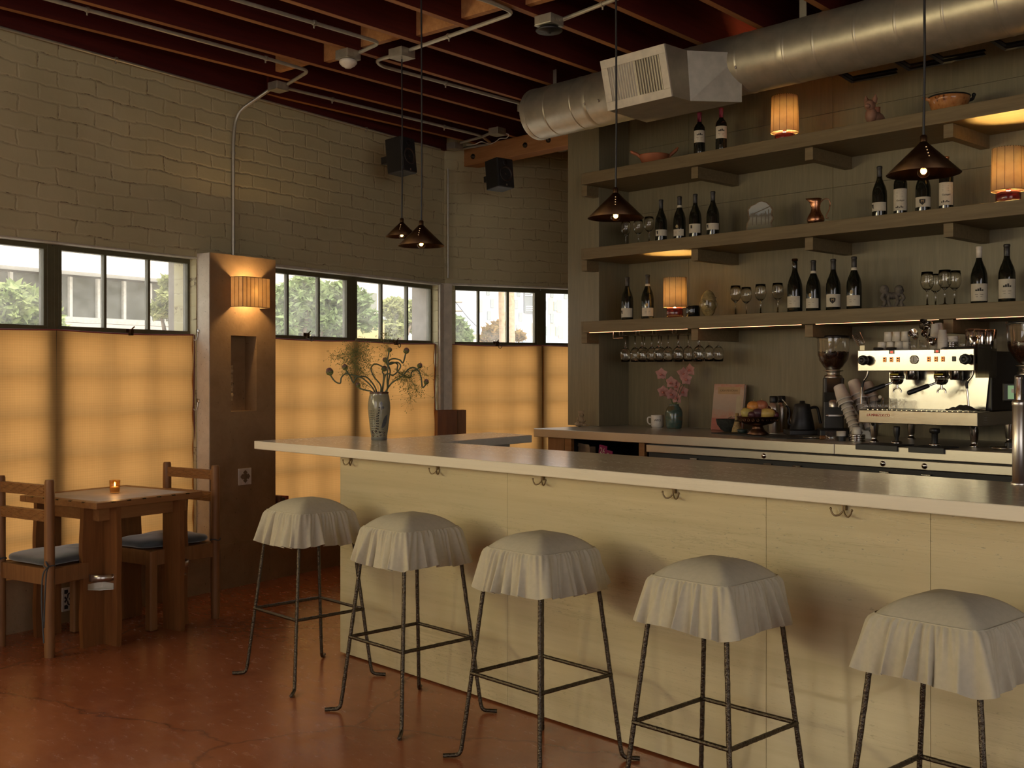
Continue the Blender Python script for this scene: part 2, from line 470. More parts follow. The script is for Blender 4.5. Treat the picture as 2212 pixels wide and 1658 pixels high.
MT = dict(
    brick=brick('painted_brick'), floor=concrete_floor('red_concrete'),
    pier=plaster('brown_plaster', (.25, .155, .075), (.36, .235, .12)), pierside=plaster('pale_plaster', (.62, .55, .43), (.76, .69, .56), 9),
    white_wood=plain('white_painted_wood', (.62, .56, .44), .5), lintel=plain('painted_lintel', (.60, .55, .43), .55, bump=.2),
    deck=wood('deck_wood', (.06, .009, .006), (.12, .02, .011), 0, 6, 10, .7),
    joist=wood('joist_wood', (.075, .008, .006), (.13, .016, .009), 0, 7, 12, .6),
    edge=wood('joist_underside_wood', (.34, .135, .045), (.48, .215, .072), 0, 7, 12, .6), hookb=plain('hook_bronze', (.22, .16, .085), .35, .7, .2, 40),
    rglass=refr('solid_glass'), wains=plain('dark_wall_paint', (.34, .29, .19), .6),
    beam=wood('beam_wood', (.42, .18, .062), (.60, .30, .115), 0, 6, 10, .65),
    oak=wood('dark_oak', (.20, .168, .095), (.26, .22, .13), 2, 10, 16, .42, spec=.5),
    oakx=wood('dark_oak_long', (.17, .122, .058), (.25, .185, .095), 0, 9, 14, .5),
    walnut=wood('table_wood', (.24, .10, .03), (.35, .165, .055), 0, 8, 12, .42, spec=.45),
    walnutz=wood('leg_wood', (.17, .062, .017), (.26, .105, .03), 2, 8, 12, .45, spec=.4),
    chairw=wood('chair_wood', (.21, .09, .03), (.31, .15, .054), 2, 9, 14, .5), 
    steel=metal('steel_brushed', (.66, .62, .55), .34, (1, 30, 30), 0), steelp=metal('steel_polished', (.66, .63, .58), .12),
    galv=plain('galvanised_steel', (.46, .42, .33), .40, .72, .12, 14, .05), emt=plain('conduit_steel', (.50, .47, .37), .36, .55, .1, 20, .02),
    iron=plain('hammered_iron', (.085, .068, .048), .27, .95, .5, 130, 1.0), brass=metal('dark_bronze', (.10, .055, .028), .42),
    frame=plain('green_grey_paint', (.095, .088, .045), .45, bump=.15), black=plain('black_plastic', (.013, .012, .011), .42), rubber=plain('black_rubber', (.02, .02, .02), .6),
    dark=plain('dark_interior', (.012, .010, .009), .8), white=plain('white_ceramic', (.72, .66, .55), .25), paper=plain('white_paper', (.70, .65, .55), .75),
    linen=plain('cream_linen', (.48, .44, .325), .85, var=.05, sc=60, bump=.08, spec=.15), velvet=plain('slate_velvet', (.052, .066, .072), .75, var=.35, sc=9, Sheen_Weight=.6),
    tie=plain('grey_tie', (.06, .065, .07), .8), glass=glassy('clear_glass'), pane=dusty('window_glass'),
    bottle=plain('dark_bottle_glass', (.010, .011, .007), .06, bump=0, spec=.6), label=plain('cream_label', (.62, .56, .43), .7, bump=0), ink=plain('black_ink', (.02, .018, .015), .7, bump=0),
    capsule=plain('black_foil', (.03, .027, .024), .4), redfoil=plain('magenta_foil', (.30, .012, .06), .4), copper=metal('copper', (.55, .26, .14), .3),
    terra=plain('terracotta', (.36, .12, .05), .5), stone=plain('grey_stone', (.13, .11, .085), .9, var=.4, sc=30, bump=.5), oxblood=plain('oxblood_glaze', (.08, .010, .012), .12, bump=.05),
    led=glow('led_strip', (1, .36, .16), 6.0), bulb=glow('lamp_bulb', (1.0, .52, .16), 30), 
)
MT['trav'] = travertine('travertine_panel', (.50, .43, .255), (.61, .535, .335), .11)
MT['travtop'] = travertine('travertine_top', (.74, .68, .52), (.82, .76, .60), .17, .3)
MT['curtain'] = cloth_translucent('ochre_curtain', (.55, .32, .13), (.585, .30, .096), .74)
# ================================================================ SETTING
def struct(name, mb, mat, label=None, **k):
    o = mb.build(name, mat, **k); o['kind'] = 'structure'
    if label: o['label'] = label
    return o
WLOC = (PF.x, PF.y, 0)
ZC = 3.66   # underside of the roof deck
struct('floor', M().prism([(-4.85, -4.62), (3.62, -4.62), (3.62, 8.8), (-6.55, 8.8), (-7.5, 6.05)], -.12, 0), MT['floor'], 'worn red concrete floor')
# ---- left brick wall (frame: s, -n, z); bays of windows between pillars
ZL = 2.205; LED = .30
bays = [(-7.50, -5.48), (-4.89, -2.87), (-2.28, -.255), (.33, 2.365)]
w = M()
w.box(-9.2, 2.62, .12, .34, ZL, 3.70)
w.box(-9.2, 2.45, .0, .34, 0, LED - .02)
e = -9.2
for a, b in bays:
    w.box(e, a, .12, .34, LED - .02, ZL); e = b
w.box(e, 2.62, .12, .34, LED - .02, ZL)
struct('wall_left', w, MT['brick'], 'white painted brick wall above the long row of windows', loc=WLOC, rz=WROT)
struct('trim_1', M().box(-9.2, 2.45, -.004, .0, 0, LED - .018).box(-9.2, 2.45, -.012, .2, LED - .02, LED), MT['pier'], 'low brown plaster ledge under the curtains', loc=WLOC, rz=WROT)
# ledger board along the wall top and thin conduit line
struct('trim_2', M().box(-9.2, 2.45, .09, .14, 3.36, 3.62), MT['joist'], 'red wood ledger along the top of the brick wall', loc=WLOC, rz=WROT)
struct('trim_3', M().box(.36, 2.40, .105, .20, ZL - .01, ZL + .012).box(-2.3, -.25, .108, .2, ZL - .012, ZL), MT['lintel'], 'rounded white painted lintel edge above the windows', loc=WLOC, rz=WROT, bevel=.008)
# ---- far brick wall
FL = (PC.x, PC.y, 0)
f = M().box(-.05, 2.6, 0, .22, 2.215, 3.70).box(-.05, .06, 0, .22, 0, 2.215).box(2.1, 2.6, 0, .22, 0, 2.215).box(-.05, 2.6, 0, .22, 0, .30)
struct('wall_far', f, MT['brick'], 'white painted brick wall beside the shelf unit', loc=FL, rz=FROT)
struct('trim_4', M().box(.05, 2.1, -.012, .1, 2.205, 2.222), MT['lintel'], 'white lintel edge over the far window', loc=FL, rz=FROT, bevel=.005)
# ---- walls never seen directly but closing the room
b = M().box(-6.5, -4.5, -4.62, -4.42, 0, 3.7).box(-.1, 4.5, -4.62, -4.42, 0, 3.7).box(-4.5, -.1, -4.62, -4.42, 0, .85).box(-4.5, -.1, -4.62, -4.42, 3.05, 3.7)
struct('wall_back', b, MT['wains'])
b = M().box(3.42, 3.62, -4.62, -3.0, 0, 3.7).box(3.42, 3.62, 2.6, 9, 0, 3.7).box(3.42, 3.62, -3.0, 2.6, 0, .85).box(3.42, 3.62, -3.0, 2.6, 3.05, 3.7)
struct('wall_right', b, MT['wains'])
struct('wall_rear', M().box(-7.0, 3.6, 8.6, 8.8, 0, 3.7), MT['brick'])
struct('ceiling', M().prism([(-4.98, -4.62), (3.62, -4.62), (3.62, 8.8), (-6.65, 8.8), (-7.65, 6.05)], ZC, ZC + .1), MT['deck'], 'dark red wood roof deck between the joists')
# ---- joists
JA = radians(46.82 - 40.5)
DJ = Vector((-sin(JA), cos(JA), 0)); PJ = Vector((cos(JA), sin(JA), 0))
JROT = atan2(DJ.y, DJ.x); ZJ = 3.40
t0 = onz(998.5, 179, ZJ).dot(PJ)
JSP = .42
def jpos(l, t, z=0): return DJ * l + PJ * t + Vector((0, 0, z))
i = 0
for k in range(-7, 22):
    t = t0 + JSP * k
    # near end: brick wall face (n = -.12) ; far end: far wall face
    best0, best1 = -4.4, 8.5
    dn = DJ.dot(NL); c0 = (PJ * t - PF).dot(NL) + .085
    best0 = max(best0, -c0 / dn)
    dn2 = DJ.dot(N2); c2 = (PJ * t - PC).dot(N2) - .03
    if dn2 < 0: best1 = min(best1, c2 / -dn2)
    # stay inside the right wall / back wall
    if (PJ * t).x + .1 > 3.4 + 0: continue
    y0 = best0
    if jpos(best0, t).y < -4.4: best0 = (-4.4 - PJ.y * t) / DJ.y
    if best1 - best0 < .5: continue
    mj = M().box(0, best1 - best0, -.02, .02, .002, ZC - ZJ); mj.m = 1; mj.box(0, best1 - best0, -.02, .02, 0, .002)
    o = mj.build('ceiling_joist', [MT['joist'], MT['edge']], loc=jpos(best0, t, ZJ), rz=JROT)  # undersides get a paler, more orange wood colour than the sides
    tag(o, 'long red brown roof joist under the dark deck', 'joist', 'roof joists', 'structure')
# blocking between joists
def block(px, py, k):
    p = onz(px, py, ZJ); l = p.dot(DJ); t = t0 + JSP * k
    o = M().box(-.022, .022, -JSP + .022, -.022, .02, .24).build('joist_block', MT['joist'], loc=jpos(l, t, ZJ), rz=JROT)
    tag(o, 'short wood block wedged between two roof joists', 'joist block', 'blocks between the joists', 'structure')
lb = onz(887, 90, ZJ).dot(DJ)
for k in range(-5, 14):
    for ll in (lb, lb - 2.44):
        t = t0 + JSP * k + .021
        p = jpos(ll + (.03 if k % 2 else -.03), t)
        if (p - PF).dot(NL) < .2 or (p + PJ*.4).x > 3.3 or p.y < -4.3: continue
        o = M().box(-.022, .022, -JSP + .042, 0, .03, .25).build('joist_block', MT['beam'], loc=p + Vector((0, 0, ZJ)), rz=JROT)
        tag(o, 'short wood block wedged between two roof joists', 'joist block', 'blocks between the joists', 'structure')
# ---- girder from the corner over to the shelf unit
t = thing('ceiling_beam', 'heavy bolted timber beam running from the corner to the shelf unit', 'beam'); t['kind'] = 'structure'
M().box(-7.33, -5.80, 6.30, 6.44, 3.24, 3.398).build('timber', MT['beam'], t, bevel=.006)
for xx in (-7.2, -6.55, -6.28):
    M().lathe([(.022, 0), (.022, .012), (.012, .014), (.012, .024), (.001, .024)], 12).build('bolt', MT['iron'], t, loc=(xx, 6.30, 3.31), rot=(pi/2, 0, 0))
# ---- pillar
p = thing('pillar', 'brown plaster pillar with a niche between the windows', 'pillar', WLOC, WROT); p['kind'] = 'structure'
S0, S1, ZP = -.24, .346, 2.23
q = M()
na, nb, nz0, nz1, nd = -.061, .169, 1.18, 1.69, .115
q.box(S0, na, .0, .30, 0, ZP).box(nb, S1, .0, .30, 0, ZP).box(na, nb, .0, .30, 0, nz0).box(na, nb, .0, .30, nz1, ZP).box(na, nb, nd, .30, nz0, nz1)
q.build('column_body', MT['pier'], p)
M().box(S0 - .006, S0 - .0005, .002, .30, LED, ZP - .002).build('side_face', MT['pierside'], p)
for (a, b) in ((-2.87, -2.28), (-5.48, -4.89)):
    o = M().box(a, b, 0, .3, 0, ZP).build('pillar', MT['pier'], loc=WLOC, rz=WROT); o['kind'] = 'structure'; o['label'] = 'plain brown plaster pillar outside the picture'
# corner post
cp = thing('corner_post', 'white painted post in the corner where the two window walls meet', 'post'); cp['kind'] = 'structure'
M().box(2.372, 2.50, .10, .32, LED, ZL).build('jamb', MT['white_wood'], cp, loc=WLOC, rz=WROT, bevel=.006)
M().box(-.06, .06, -.035, .05, 0, 2.215).build('post', MT['white_wood'], cp, loc=FL, rz=FROT, bevel=.004)
# ---- windows
def window(name, label, loc, rz, halves, zrows, n0, zt=2.185):
    w = thing(name, label, 'window', loc, rz); w['kind'] = 'structure'
    zs = zrows[-1] - .03
    for (a, b) in halves:
        fr = M()
        fr.box(a, b, n0 - .02, n0 + .03, zt - .022, zt + .02)            # head
        fr.box(a, a + .022, n0 - .018, n0 + .03, zs, zt).box(b - .022, b, n0 - .018, n0 + .03, zs, zt)
        fr.box(a, b, n0 - .022, n0 + .03, 1.685, 1.716)                  # bottom rail of the upper sash
        fr.box(a, b, n0 - .02, n0 + .03, zs, zs + .03)
        fr.build('sash_frame', MT['frame'], w, bevel=.002)
        g = M()
        for i in (1, 2):
            x = a + (b - a) * i / 3
            g.box(x - .009, x + .009, n0 - .012, n0 + .02, zs, zt)
        for z in zrows: g.box(a, b, n0 - .012, n0 + .02, z - .008, z + .008)
        g.build('glazing_bars', MT['frame'], w)
        M().box(a + .01, b - .01, n0 + .004, n0 + .007, zs, zt).build('pane', MT['pane'], w)
    if len(halves) > 1:
        m = (halves[0][1] + halves[1][0]) / 2; d = (halves[1][0] - halves[0][1]) / 2
        M().box(m - d, m - .006, n0 - .02, n0 + .04, zs, zt + .03).box(m + .006, m + d, n0 - .02, n0 + .04, zs, zt + .03).box(m - .01, m + .01, n0 - .02, n0 + .03, zs, zt).build('mullion', MT['frame'], w, bevel=.003)
    return w
rows = [1.45, 1.215, .98, .745, .51, .33]
window('window_1', 'steel window with green grey bars left of the pillar', WLOC, WROT, [(-2.28, -1.303), (-1.228, -.25)], rows, .20)
window('window_2', 'steel window with green grey bars right of the pillar', WLOC, WROT, [(.327, 1.306), (1.382, 2.366)], rows, .20)
window('window_3', 'steel window with green grey bars in the far wall', FL, FROT, [(.075, .935), (1.005, 2.1)], rows, .10, 2.19)
for j, (a, b) in enumerate(bays[:2]):
    window('window_%d' % (4 + j), 'steel window outside the picture', WLOC, WROT, [(a, (a+b)/2 - .038), ((a+b)/2 + .038, b)], rows, .20)
# ================================================================ BAR
o = M().prism([(-5.47, 3.165), (.8, 3.165), (.8, 3.85), (-4.68, 3.85), (-4.83, 4.70), (-5.27, 4.75), (-5.13, 3.85), (-5.56, 3.85)], 1.015, 1.06).build('bar_countertop', MT['travtop'], bevel=.004)
tag(o, 'long pale stone bar worktop with a short return towards the windows', 'worktop')
bar = thing('stone_bar', 'stone clad bar front standing behind the row of white stools', 'bar', (0, 3.24, 0))
xs = [-4.74] + [ony(p, HY, 3.24).x for p in (1096, 1655, 2010)] + [.8]
for a, b in zip(xs[:-1], xs[1:]):
    M().box(a + .0006, b - .0006, 0, .03, .008, 1.014).build('front_panel', MT['trav'], bar, bevel=.0012)
M().box(-4.735, .8, .031, .52, 0.0, 1.013).build('carcass', MT['dark'], bar)
M().box(-4.74, -4.736, .031, .52, 0.008, 1.013).build('end_panel', MT['trav'], bar)
M().prism([(-4.98, .58), (-4.78, .58), (-4.90, 1.34), (-5.10, 1.36)], 0, 1.014).build('return_base', MT['white_wood'], bar)
M().prism([(-5.09, .60), (-4.99, .58), (-5.09, 1.2), (-5.19, 1.2)], .865, .925).build('foot_ledge', MT['white_wood'], bar)
hooks = [(755, 'first'), (943, 'second'), (1170, 'third'), (1454, 'fourth'), (1822, 'fifth')]
h0 = None
for px, wd in hooks:
    lab = 'dark double coat hook under the worktop, %s from the left end' % wd
    x = ony(px, HY, 3.225).x
    if h0 is None:
        h0 = thing('double_hook', lab, 'hook', (x, 3.225, 1.013), 0, 'double hooks under the bar top')
        M().tube([(0, 0, 0), (0, 0, -.024)], .0028, 8).box(-.006, .006, -.0, .014, -.022, 0).build('stem', MT['hookb'], h0)
        for sg in (-1, 1):
            M().tube(smooth_path([(0, 0, -.022), (sg*.010, -.006, -.036), (sg*.024, -.012, -.040), (sg*.034, -.014, -.030), (sg*.038, -.014, -.018)], 4), [.003]*16 + [.0035], 8).ball((sg*.038, -.014, -.018), .0042, 8, 6).build('prong', MT['hookb'], h0)
    else:
        dup(h0, (x, 3.225, 1.013), 0, lab)
# ---- steel pour spout column at the far edge of the worktop
tp = thing('drink_tap', 'brushed steel tap column standing on the far edge of the worktop', 'tap', (ony(2201, HY, 3.80).x, 3.80, 1.06))
M().lathe([(.026, 0), (.026, .006), (.021, .008), (.021, .262), (.0225, .264), (.0225, .276), (.019, .282), (.012, .284)], 28).build('column', MT['steel'], tp)
M().lathe([(.0095, .284), (.0095, .352), (.011, .356), (.011, .362), (.004, .364)], 20).build('tap_handle', MT['steelp'], tp)
# ---- stools
ruff_mat = MT['linen']
def stool(x, y, lab, seed, rz=0.0):
    rnd = random.Random(seed)
    st = thing('bar_stool', lab, 'stool', (x, y, 0), rz, 'bar stools with ruffled white covers')
    zs, hs = .788, .150
    def outline(u, h, p=11.0):
        a = 2*pi*u + pi/4*0
        c, s_ = cos(a), sin(a)
        k = (abs(c)**p + abs(s_)**p) ** (-1/p)
        return h*k*c, h*k*s_
    def dome(u, v):
        x_, y_ = outline(u, hs)
        k = v
        e = (1 - k**2.6)
        return (x_*k, y_*k, zs + .058*e + .0015*sin(9*x_*k*20)*0)
    m = M().grid(lambda u, v: dome(u, 1 - v*.999), 64, 12, True, True)
    m.tube([(*outline(i/64, hs + .001), zs) for i in range(65)], .0028, 6, True, False)
    cov = m.build('seat_cover', ruff_mat, st)
    ph = [rnd.uniform(0, 2*pi) for _ in range(8)]
    def pleat(u):
        # irregular gathered folds, sharper on the crests
        w_ = u + .012*sin(2*pi*u*4 + ph[0]) + .006*sin(2*pi*u*9 + ph[1])
        a1 = sin(2*pi*w_*19 + ph[2]); a2 = sin(2*pi*w_*35 + ph[3]); a3 = sin(2*pi*w_*7 + ph[4])
        a1 = (abs(a1)**.7)*(1 if a1 > 0 else -1)
        return .62*a1*(.75 + .35*a3) + .28*a2 + .22*a3
    def ruffle(u, v):
        fl = .008*min(1, v*10) + .034*v**.9
        px_, py_ = outline(u, hs + fl, 11 - 2.5*v)
        nx, ny = (abs(px_)**5)*(1 if px_ > 0 else -1), (abs(py_)**5)*(1 if py_ > 0 else -1)
        L = hypot(nx, ny) or 1
        pl = pleat(u)
        tight = (sin(2*pi*u*62 + ph[5]) + .6*sin(2*pi*u*47 + ph[6])) * .0034 * (1 - v)**1.4 * min(1, v*14)
        amp = (.002 + .0225*v**.9)*min(1, v*12)
        d = pl*amp + tight
        k2 = .009*sin(2*pi*u*19 + ph[2] + 1.2)*v
        z = zs + .003 - .150*v + .005*sin(2*pi*u*3 + ph[1])*v + .010*pl*v*v - .004*v*abs(px_*py_)/.04
        return (px_ + nx/L*d - ny/L*k2, py_ + ny/L*d + nx/L*k2, z)
    M().grid(ruffle, 360, 14, True, True).build('ruffle', ruff_mat, cov)
    M().box(-.14, .14, -.14, .14, .755, .785).build('seat_board', MT['dark'], st)
    k = .2135
    def rf(i, kk): return 1 + .07*rnd.uniform(-1, 1)
    for sx in (-1, 1):
        for sy in (-1, 1):
            pts = [Vector((sx*.139, sy*.139, .76)), Vector((sx*(k - .006), sy*(k - .006), .055)), Vector((sx*k, sy*k, .012)), Vector((sx*(k + .045), sy*(k + .045), .0085))]
            path = []
            pts = fillet(pts, .03, 4)
            for a, b in zip(pts[:-1], pts[1:]):
                nn = max(1, int((a-b).length/.012))
                path += [a.lerp(b, q/nn) for q in range(nn)]
            path.append(pts[-1])
            M().tube(path, .0082, 8, True, True, rf).build('leg', MT['iron'], st)
    q = .1845; zz = .318
    for a, b in (((-q, -q), (q, -q)), ((q, -q), (q, q)), ((q, q), (-q, q)), ((-q, q), (-q, -q))):
        pa, pb = Vector((*a, zz)), Vector((*b, zz))
        M().tube([pa.lerp(pb, i/30) for i in range(31)], .0078, 8, True, True, rf).build('stretcher', MT['iron'], st)
    return st
names = ['nearest the pillar, leftmost of the row', 'second from the left end of the bar', 'in the middle of the row of five', 'second from the right in the row', 'rightmost of the row, nearest the viewer']
for i, nm in enumerate(names):
    stool(-4.493 + .784*i + (.006 if i == 3 else 0), 2.893 + (-.01 if i == 4 else 0), 'iron bar stool with ruffled white cover, ' + nm, 11 + i*5, (.0, .0, -.01, .012, -.02)[i])
# ================================================================ TABLE AND CHAIRS (window wall frame: x = s, y = -n)
ta = thing('dining_table', 'small wooden table with grey inlaid top against the window ledge', 'table', wl(-1.277, .39), WROT)
hx, hy, zt = .347, .338, .765
top = M()
wf = .055
top.box(-hx, hx, -hy, -hy + wf, zt - .034, zt).box(-hx, hx, hy - wf, hy, zt - .034, zt)
top.box(-hx, -hx + wf, -hy + wf, hy - wf, zt - .034, zt).box(hx - wf, hx, -hy + wf, hy - wf, zt - .034, zt)
top.build('top_frame', MT['walnut'], ta, bevel=.003)
notch = M()
for i in range(6):
    x = -hx + wf + (2*hx - 2*wf)*(i + .5)/6
    notch.box(x - .012, x + .012, -hy - .0006, -hy + .012, zt - .006, zt + .0006)
for i in range(5):
    y = -hy + wf + (2*hy - 2*wf)*(i + .5)/5
    notch.box(-hx - .0006, -hx + .012, y - .012, y + .012, zt - .006, zt + .0006)
notch.build('edge_inlay', MT['iron'], ta)
M().box(-hx + wf, hx - wf, -hy + wf, hy - wf, zt - .03, zt - .0012).build('inlay', plain('grey_linoleum', (.50, .49, .52), .5, var=.18, sc=7), ta)
for y in (-hy + .075, hy - .075): M().box(-hx + .06, hx - .06, y - .012, y + .012, zt - .105, zt - .034).build('apron', MT['walnut'], ta)
for x in (-hx + .075, hx - .075): M().box(x - .012, x + .012, -hy + .088, hy - .088, zt - .105, zt - .034).build('apron', MT['walnut'], ta)
for sx in (-1, 1):
    for sy in (-1, 1):
        m = M()
        # two boards forming an L that opens outwards, with slightly waney edges
        def board(p0, p1, th):
            n = 24
            for i in range(n):
                z0, z1 = (zt - .034)*i/n, (zt - .034)*(i+1)/n
                d0, d1 = .004*sin(z0*17 + sx), .004*sin(z1*17 + sx)
                (x0, y0), (x1, y1) = p0, p1
                dx, dy = (x1-x0), (y1-y0); L = hypot(dx, dy); dx /= L; dy /= L
                nx, ny = -dy*th, dx*th
                v = []
                for z, d in ((z0, d0), (z1, d1)):
                    v += [(x0, y0, z), (x1 + dx*d, y1 + dy*d, z), (x1 + dx*d + nx, y1 + dy*d + ny, z), (x0 + nx, y0 + ny, z)]
                fs = [(0,1,5,4),(1,2,6,5),(2,3,7,6),(3,0,4,7)]
                if i == 0: fs.append((3,2,1,0))
                if i == n-1: fs.append((4,5,6,7))
                m.add(v, fs)
        ix, iy = sx*(hx - .125), sy*(hy - .118)
        board((ix + sx*.001, iy), (sx*(hx - .004), iy), .03*(-sx*sy))
        board((ix, iy - sy*.03), (ix, sy*(hy - .002)), .03*(sx*sy))
        # make outward faces consistent
        leg = m.build('table_leg', MT['walnutz'], ta)
        bm = bmesh.new(); bm.from_mesh(leg.data); bmesh.ops.recalc_face_normals(bm, faces=bm.faces); bm.to_mesh(leg.data); bm.free()
        if sy == -1:
            # steel bag holder in the corner of the leg
            b = M()
            x0, y0 = ix, iy
            w1 = .085
            def arc(z0, z1, bul):
                pts = [(x0 + sx*w1, y0 + sy*.001), (x0 + sx*w1, y0 + sy*.02)]
                for k in range(9):
                    a = k/8
                    px_ = x0 + sx*(w1*(1-a)) ; py_ = y0 + sy*(.02 + w1*a*.8 + .0)
                    bx_ = bul*sin(pi*a)
                    pts.append((px_ + sx*bx_, py_ + sy*bx_))
                pts += [(x0 + sx*.001, y0 + sy*.09)]
                n = len(pts)
                v = [(p[0], p[1], z0) for p in pts] + [(p[0], p[1], z1) for p in pts]
                b.add(v, [(i, i+1, n+i+1, n+i) for i in range(n-1)], True)
            arc(.345, .38, .02)
            b.add([(x0+sx*.002, y0+sy*.002, .300), (x0+sx*.092, y0+sy*.002, .300), (x0+sx*.06, y0+sy*.06, .300), (x0+sx*.002, y0+sy*.092, .300)], [(0,1,2,3)])
            b.box(x0, x0+sx*.092, y0, y0+sy*.002, .300, .33); b.box(x0, x0+sx*.002, y0, y0+sy*.092, .300, .33)
            b.build('bag_holder', MT['steel'], leg, solid=.0018)['label'] = 'brushed steel bag holder'
# ---- chairs; local x points to the front of the seat
def chair(lab, loc, rz, flip):
    c = thing('dining_chair', lab, 'chair', loc, rz, 'ladder back wooden chairs')
    for sy in (-1, 1):
        y = sy*.215
        pts = [(0, y, 0), (0, y, .3), (-.004, y, .6), (-.012, y, .896)]
        M().lathe([(.0245, 0), (.027, .12), (.026, .45), (.025, .80), (.0235, .885), (.0205, .896)], 10, (0, y, 0), True).build('back_post', MT['chairw'], c)
        m = M().prism([(-.026, -.024), (.026, -.024), (.026, .024), (-.026, .024)], 0, .445); m_ = m.build('front_leg', MT['chairw'], c, loc=(.415, sy*.165, 0), bevel=.008)
    def rail(z0, z1):
        n = 12
        m = M()
        def fn(u, v):
            y = -.2 + .4*u
            return (.0, y, z0 + (z1 - z0)*v)
        m.box(-.013, .013, -.196, .196, z0, z1)
        # carved waves on both faces
        for xf in (-.0135, .0135):
            for r in range(5):
                z = z0 + (z1 - z0)*(r + .5)/5
                m.tube([(xf, -.185 + .37*i/24, z + .004*sin(i*1.1 + r*2)) for i in range(25)], .0028, 5, True)
        m.build('back_rail', MT['walnut'], c)
    rail(.812, .868); rail(.684, .740)
    m = M().box(.026, .39, -.213, -.187, .362, .445).box(.026, .39, .187, .213, .362, .445)
    sr = M()
    for sy in (-1, 1):
        sr.prism([(.024, sy*.200), (.392, sy*.152), (.392, sy*.178), (.024, sy*.226)], .362, .445)
    sr.box(.402, .428, -.142, .142, .362, .445).box(-.013, .013, -.192, .192, .362, .445)
    sr.build('seat_rail', MT['chairw'], c, bevel=.003)
    M().prism([(.0, -.19), (.41, -.15), (.41, .15), (.0, .19)], .425, .444).build('seat_board', MT['chairw'], c)
    cu = thing('seat_cushion', lab.replace('ladder back wooden chair', 'slate velvet cushion tied on the wooden chair'), 'cushion', loc, rz, 'slate seat cushions')
    def cf(u, v):
        a = 2*pi*u; p = 6
        k = (abs(cos(a))**p + abs(sin(a))**p)**(-1/p)
        th = (v - .5)*pi
        rr = abs(cos(th))**.32; zz = .024*(abs(sin(th))**.7)*(1 if th > 0 else -1)
        X = .222 + .225*k*cos(a)*rr; Y = (.168 - .030*cos(a)*k)*k*sin(a)*rr
        puff = .012*(1 - rr**2) if th > 0 else 0
        return (X, Y, .472 + zz + puff + .002*sin(X*30)*cos(Y*26))
    M().grid(cf, 56, 16, True, True).build('pad', MT['velvet'], cu)
    for sy in (-1, 1):
        y = sy*.215
        t_ = M()
        t_.tube([(.028*cos(a), y + .028*sin(a), .462 + .004*sin(3*a)) for a in [2*pi*i/20 for i in range(21)]], .0035, 6)
        t_.tube(smooth_path([(-.02, y - .022, .462), (-.035, y - .03, .478), (-.032, y - .018, .49), (-.018, y - .024, .465)], 5), .0032, 6)
        for k, (dx, L) in enumerate(((-.02, .30), (-.045, .37))):
            t_.tube(smooth_path([(-.022, y - .026, .462), (dx - .02, y - .034 - .01*k, .43), (dx - .03, y - .036 - .012*k, .30), (dx - .034 + .012*k, y - .034 - .02*k, .462 - L)], 6), .0038, 6)
        t_.build('tie', MT['tie'], cu)
    return c
chair('ladder back wooden chair at the left of the small table', wl(-1.825, .412), WROT, 1)
chair('ladder back wooden chair between the small table and the pillar', wl(-.745, .41), WROT + pi, -1)
# ---- candle
cd = onz(248, 1064, zt)
cn = thing('candle_holder', 'small amber glass with a lit candle on the wooden table', 'candle', cd)
M().lathe([(.024, 0), (.027, .004), (.029, .03), (.03, .072), (.0285, .072), (.027, .03), (.024, .006), (.001, .006)], 24).build('glass_cup', glassy('amber_glass', (.97, .80, .52)), cn)
M().lathe([(.024, .007), (.024, .034), (.001, .034)], 20).build('wax', plain('candle_wax', (.62, .42, .22), .5), cn)
M().lathe([(.0008, .036), (.0045, .043), (.0035, .052), (.0006, .062)], 10).build('flame', glow('flame', (1, .55, .12), 25), cn)
pl = bpy.data.lights.new('candle_light', 'POINT'); pl.energy = .25; pl.color = (1, .55, .2); pl.shadow_soft_size = .01
po = bpy.data.objects.new('candle_light', pl); po.location = cd + Vector((0, 0, .085)); COL.objects.link(po)
# ================================================================ CURTAINS AND WINDOW THINGS
def curtain(name_lab, loc, rz, a, b, y, z0, z1, seed, tie=False):
    rnd = random.Random(seed); ph = [rnd.uniform(0, 6.28) for _ in range(5)]
    t = thing('cafe_curtain', name_lab, 'curtain', loc, rz, 'ochre cafe curtains')
    def fn(u, v):
        x = a + (b - a)*u
        z = z0 + (z1 - z0)*v
        sag = -.010*sin(pi*u)*v**3
        yy = y + .006*sin(5*x + ph[0] + 1.5*z)*(1-.5*v) + .003*sin(13*x + ph[1] - 2*z) + .004*sin(3.1*z + ph[2])
        if tie and u > .8: x -= .012*sin(z*14 + ph[3])**2 * ((u - .8)/.2)
        return (x, yy, z + sag)
    M().grid(fn, 48, 40).build('cloth', MT['curtain'], t)
    M().tube([Vector(fn(i/40, 1)) + Vector((0, -.003, .001)) for i in range(41)], .0045, 6).build('red_piping', plain('red_piping_' + str(seed), (.28, .06, .05), .7), t)
    hem = M().grid(lambda u, v: tuple(Vector(fn(.0 + .012*u if not tie else 1 - .012*u, v)) + Vector((0, -.002, 0))), 1, 40)
    hem.build('side_hem', MT['curtain'], t)
    return t
yc = .142
curtain('ochre half curtain at the left edge, left of the dark mullion', WLOC, WROT, -2.27, -1.268, yc, .30, 1.69, 3)
curtain('ochre half curtain between the dark mullion and the pillar', WLOC, WROT, -1.266, -.244, yc, .30, 1.69, 4, True)
curtain('ochre half curtain just right of the pillar, behind the flower vase', WLOC, WROT, .352, 1.343, yc, .30, 1.69, 5)
curtain('ochre half curtain between the flower vase and the corner post', WLOC, WROT, 1.345, 2.36, yc, .30, 1.69, 6, True)
curtain('ochre half curtain in the far window next to the corner post', FL, FROT, .075, .968, .048, .30, 1.69, 8)
curtain('ochre half curtain in the far window beside the shelf unit', FL, FROT, .97, 2.09, .048, .30, 1.69, 9)
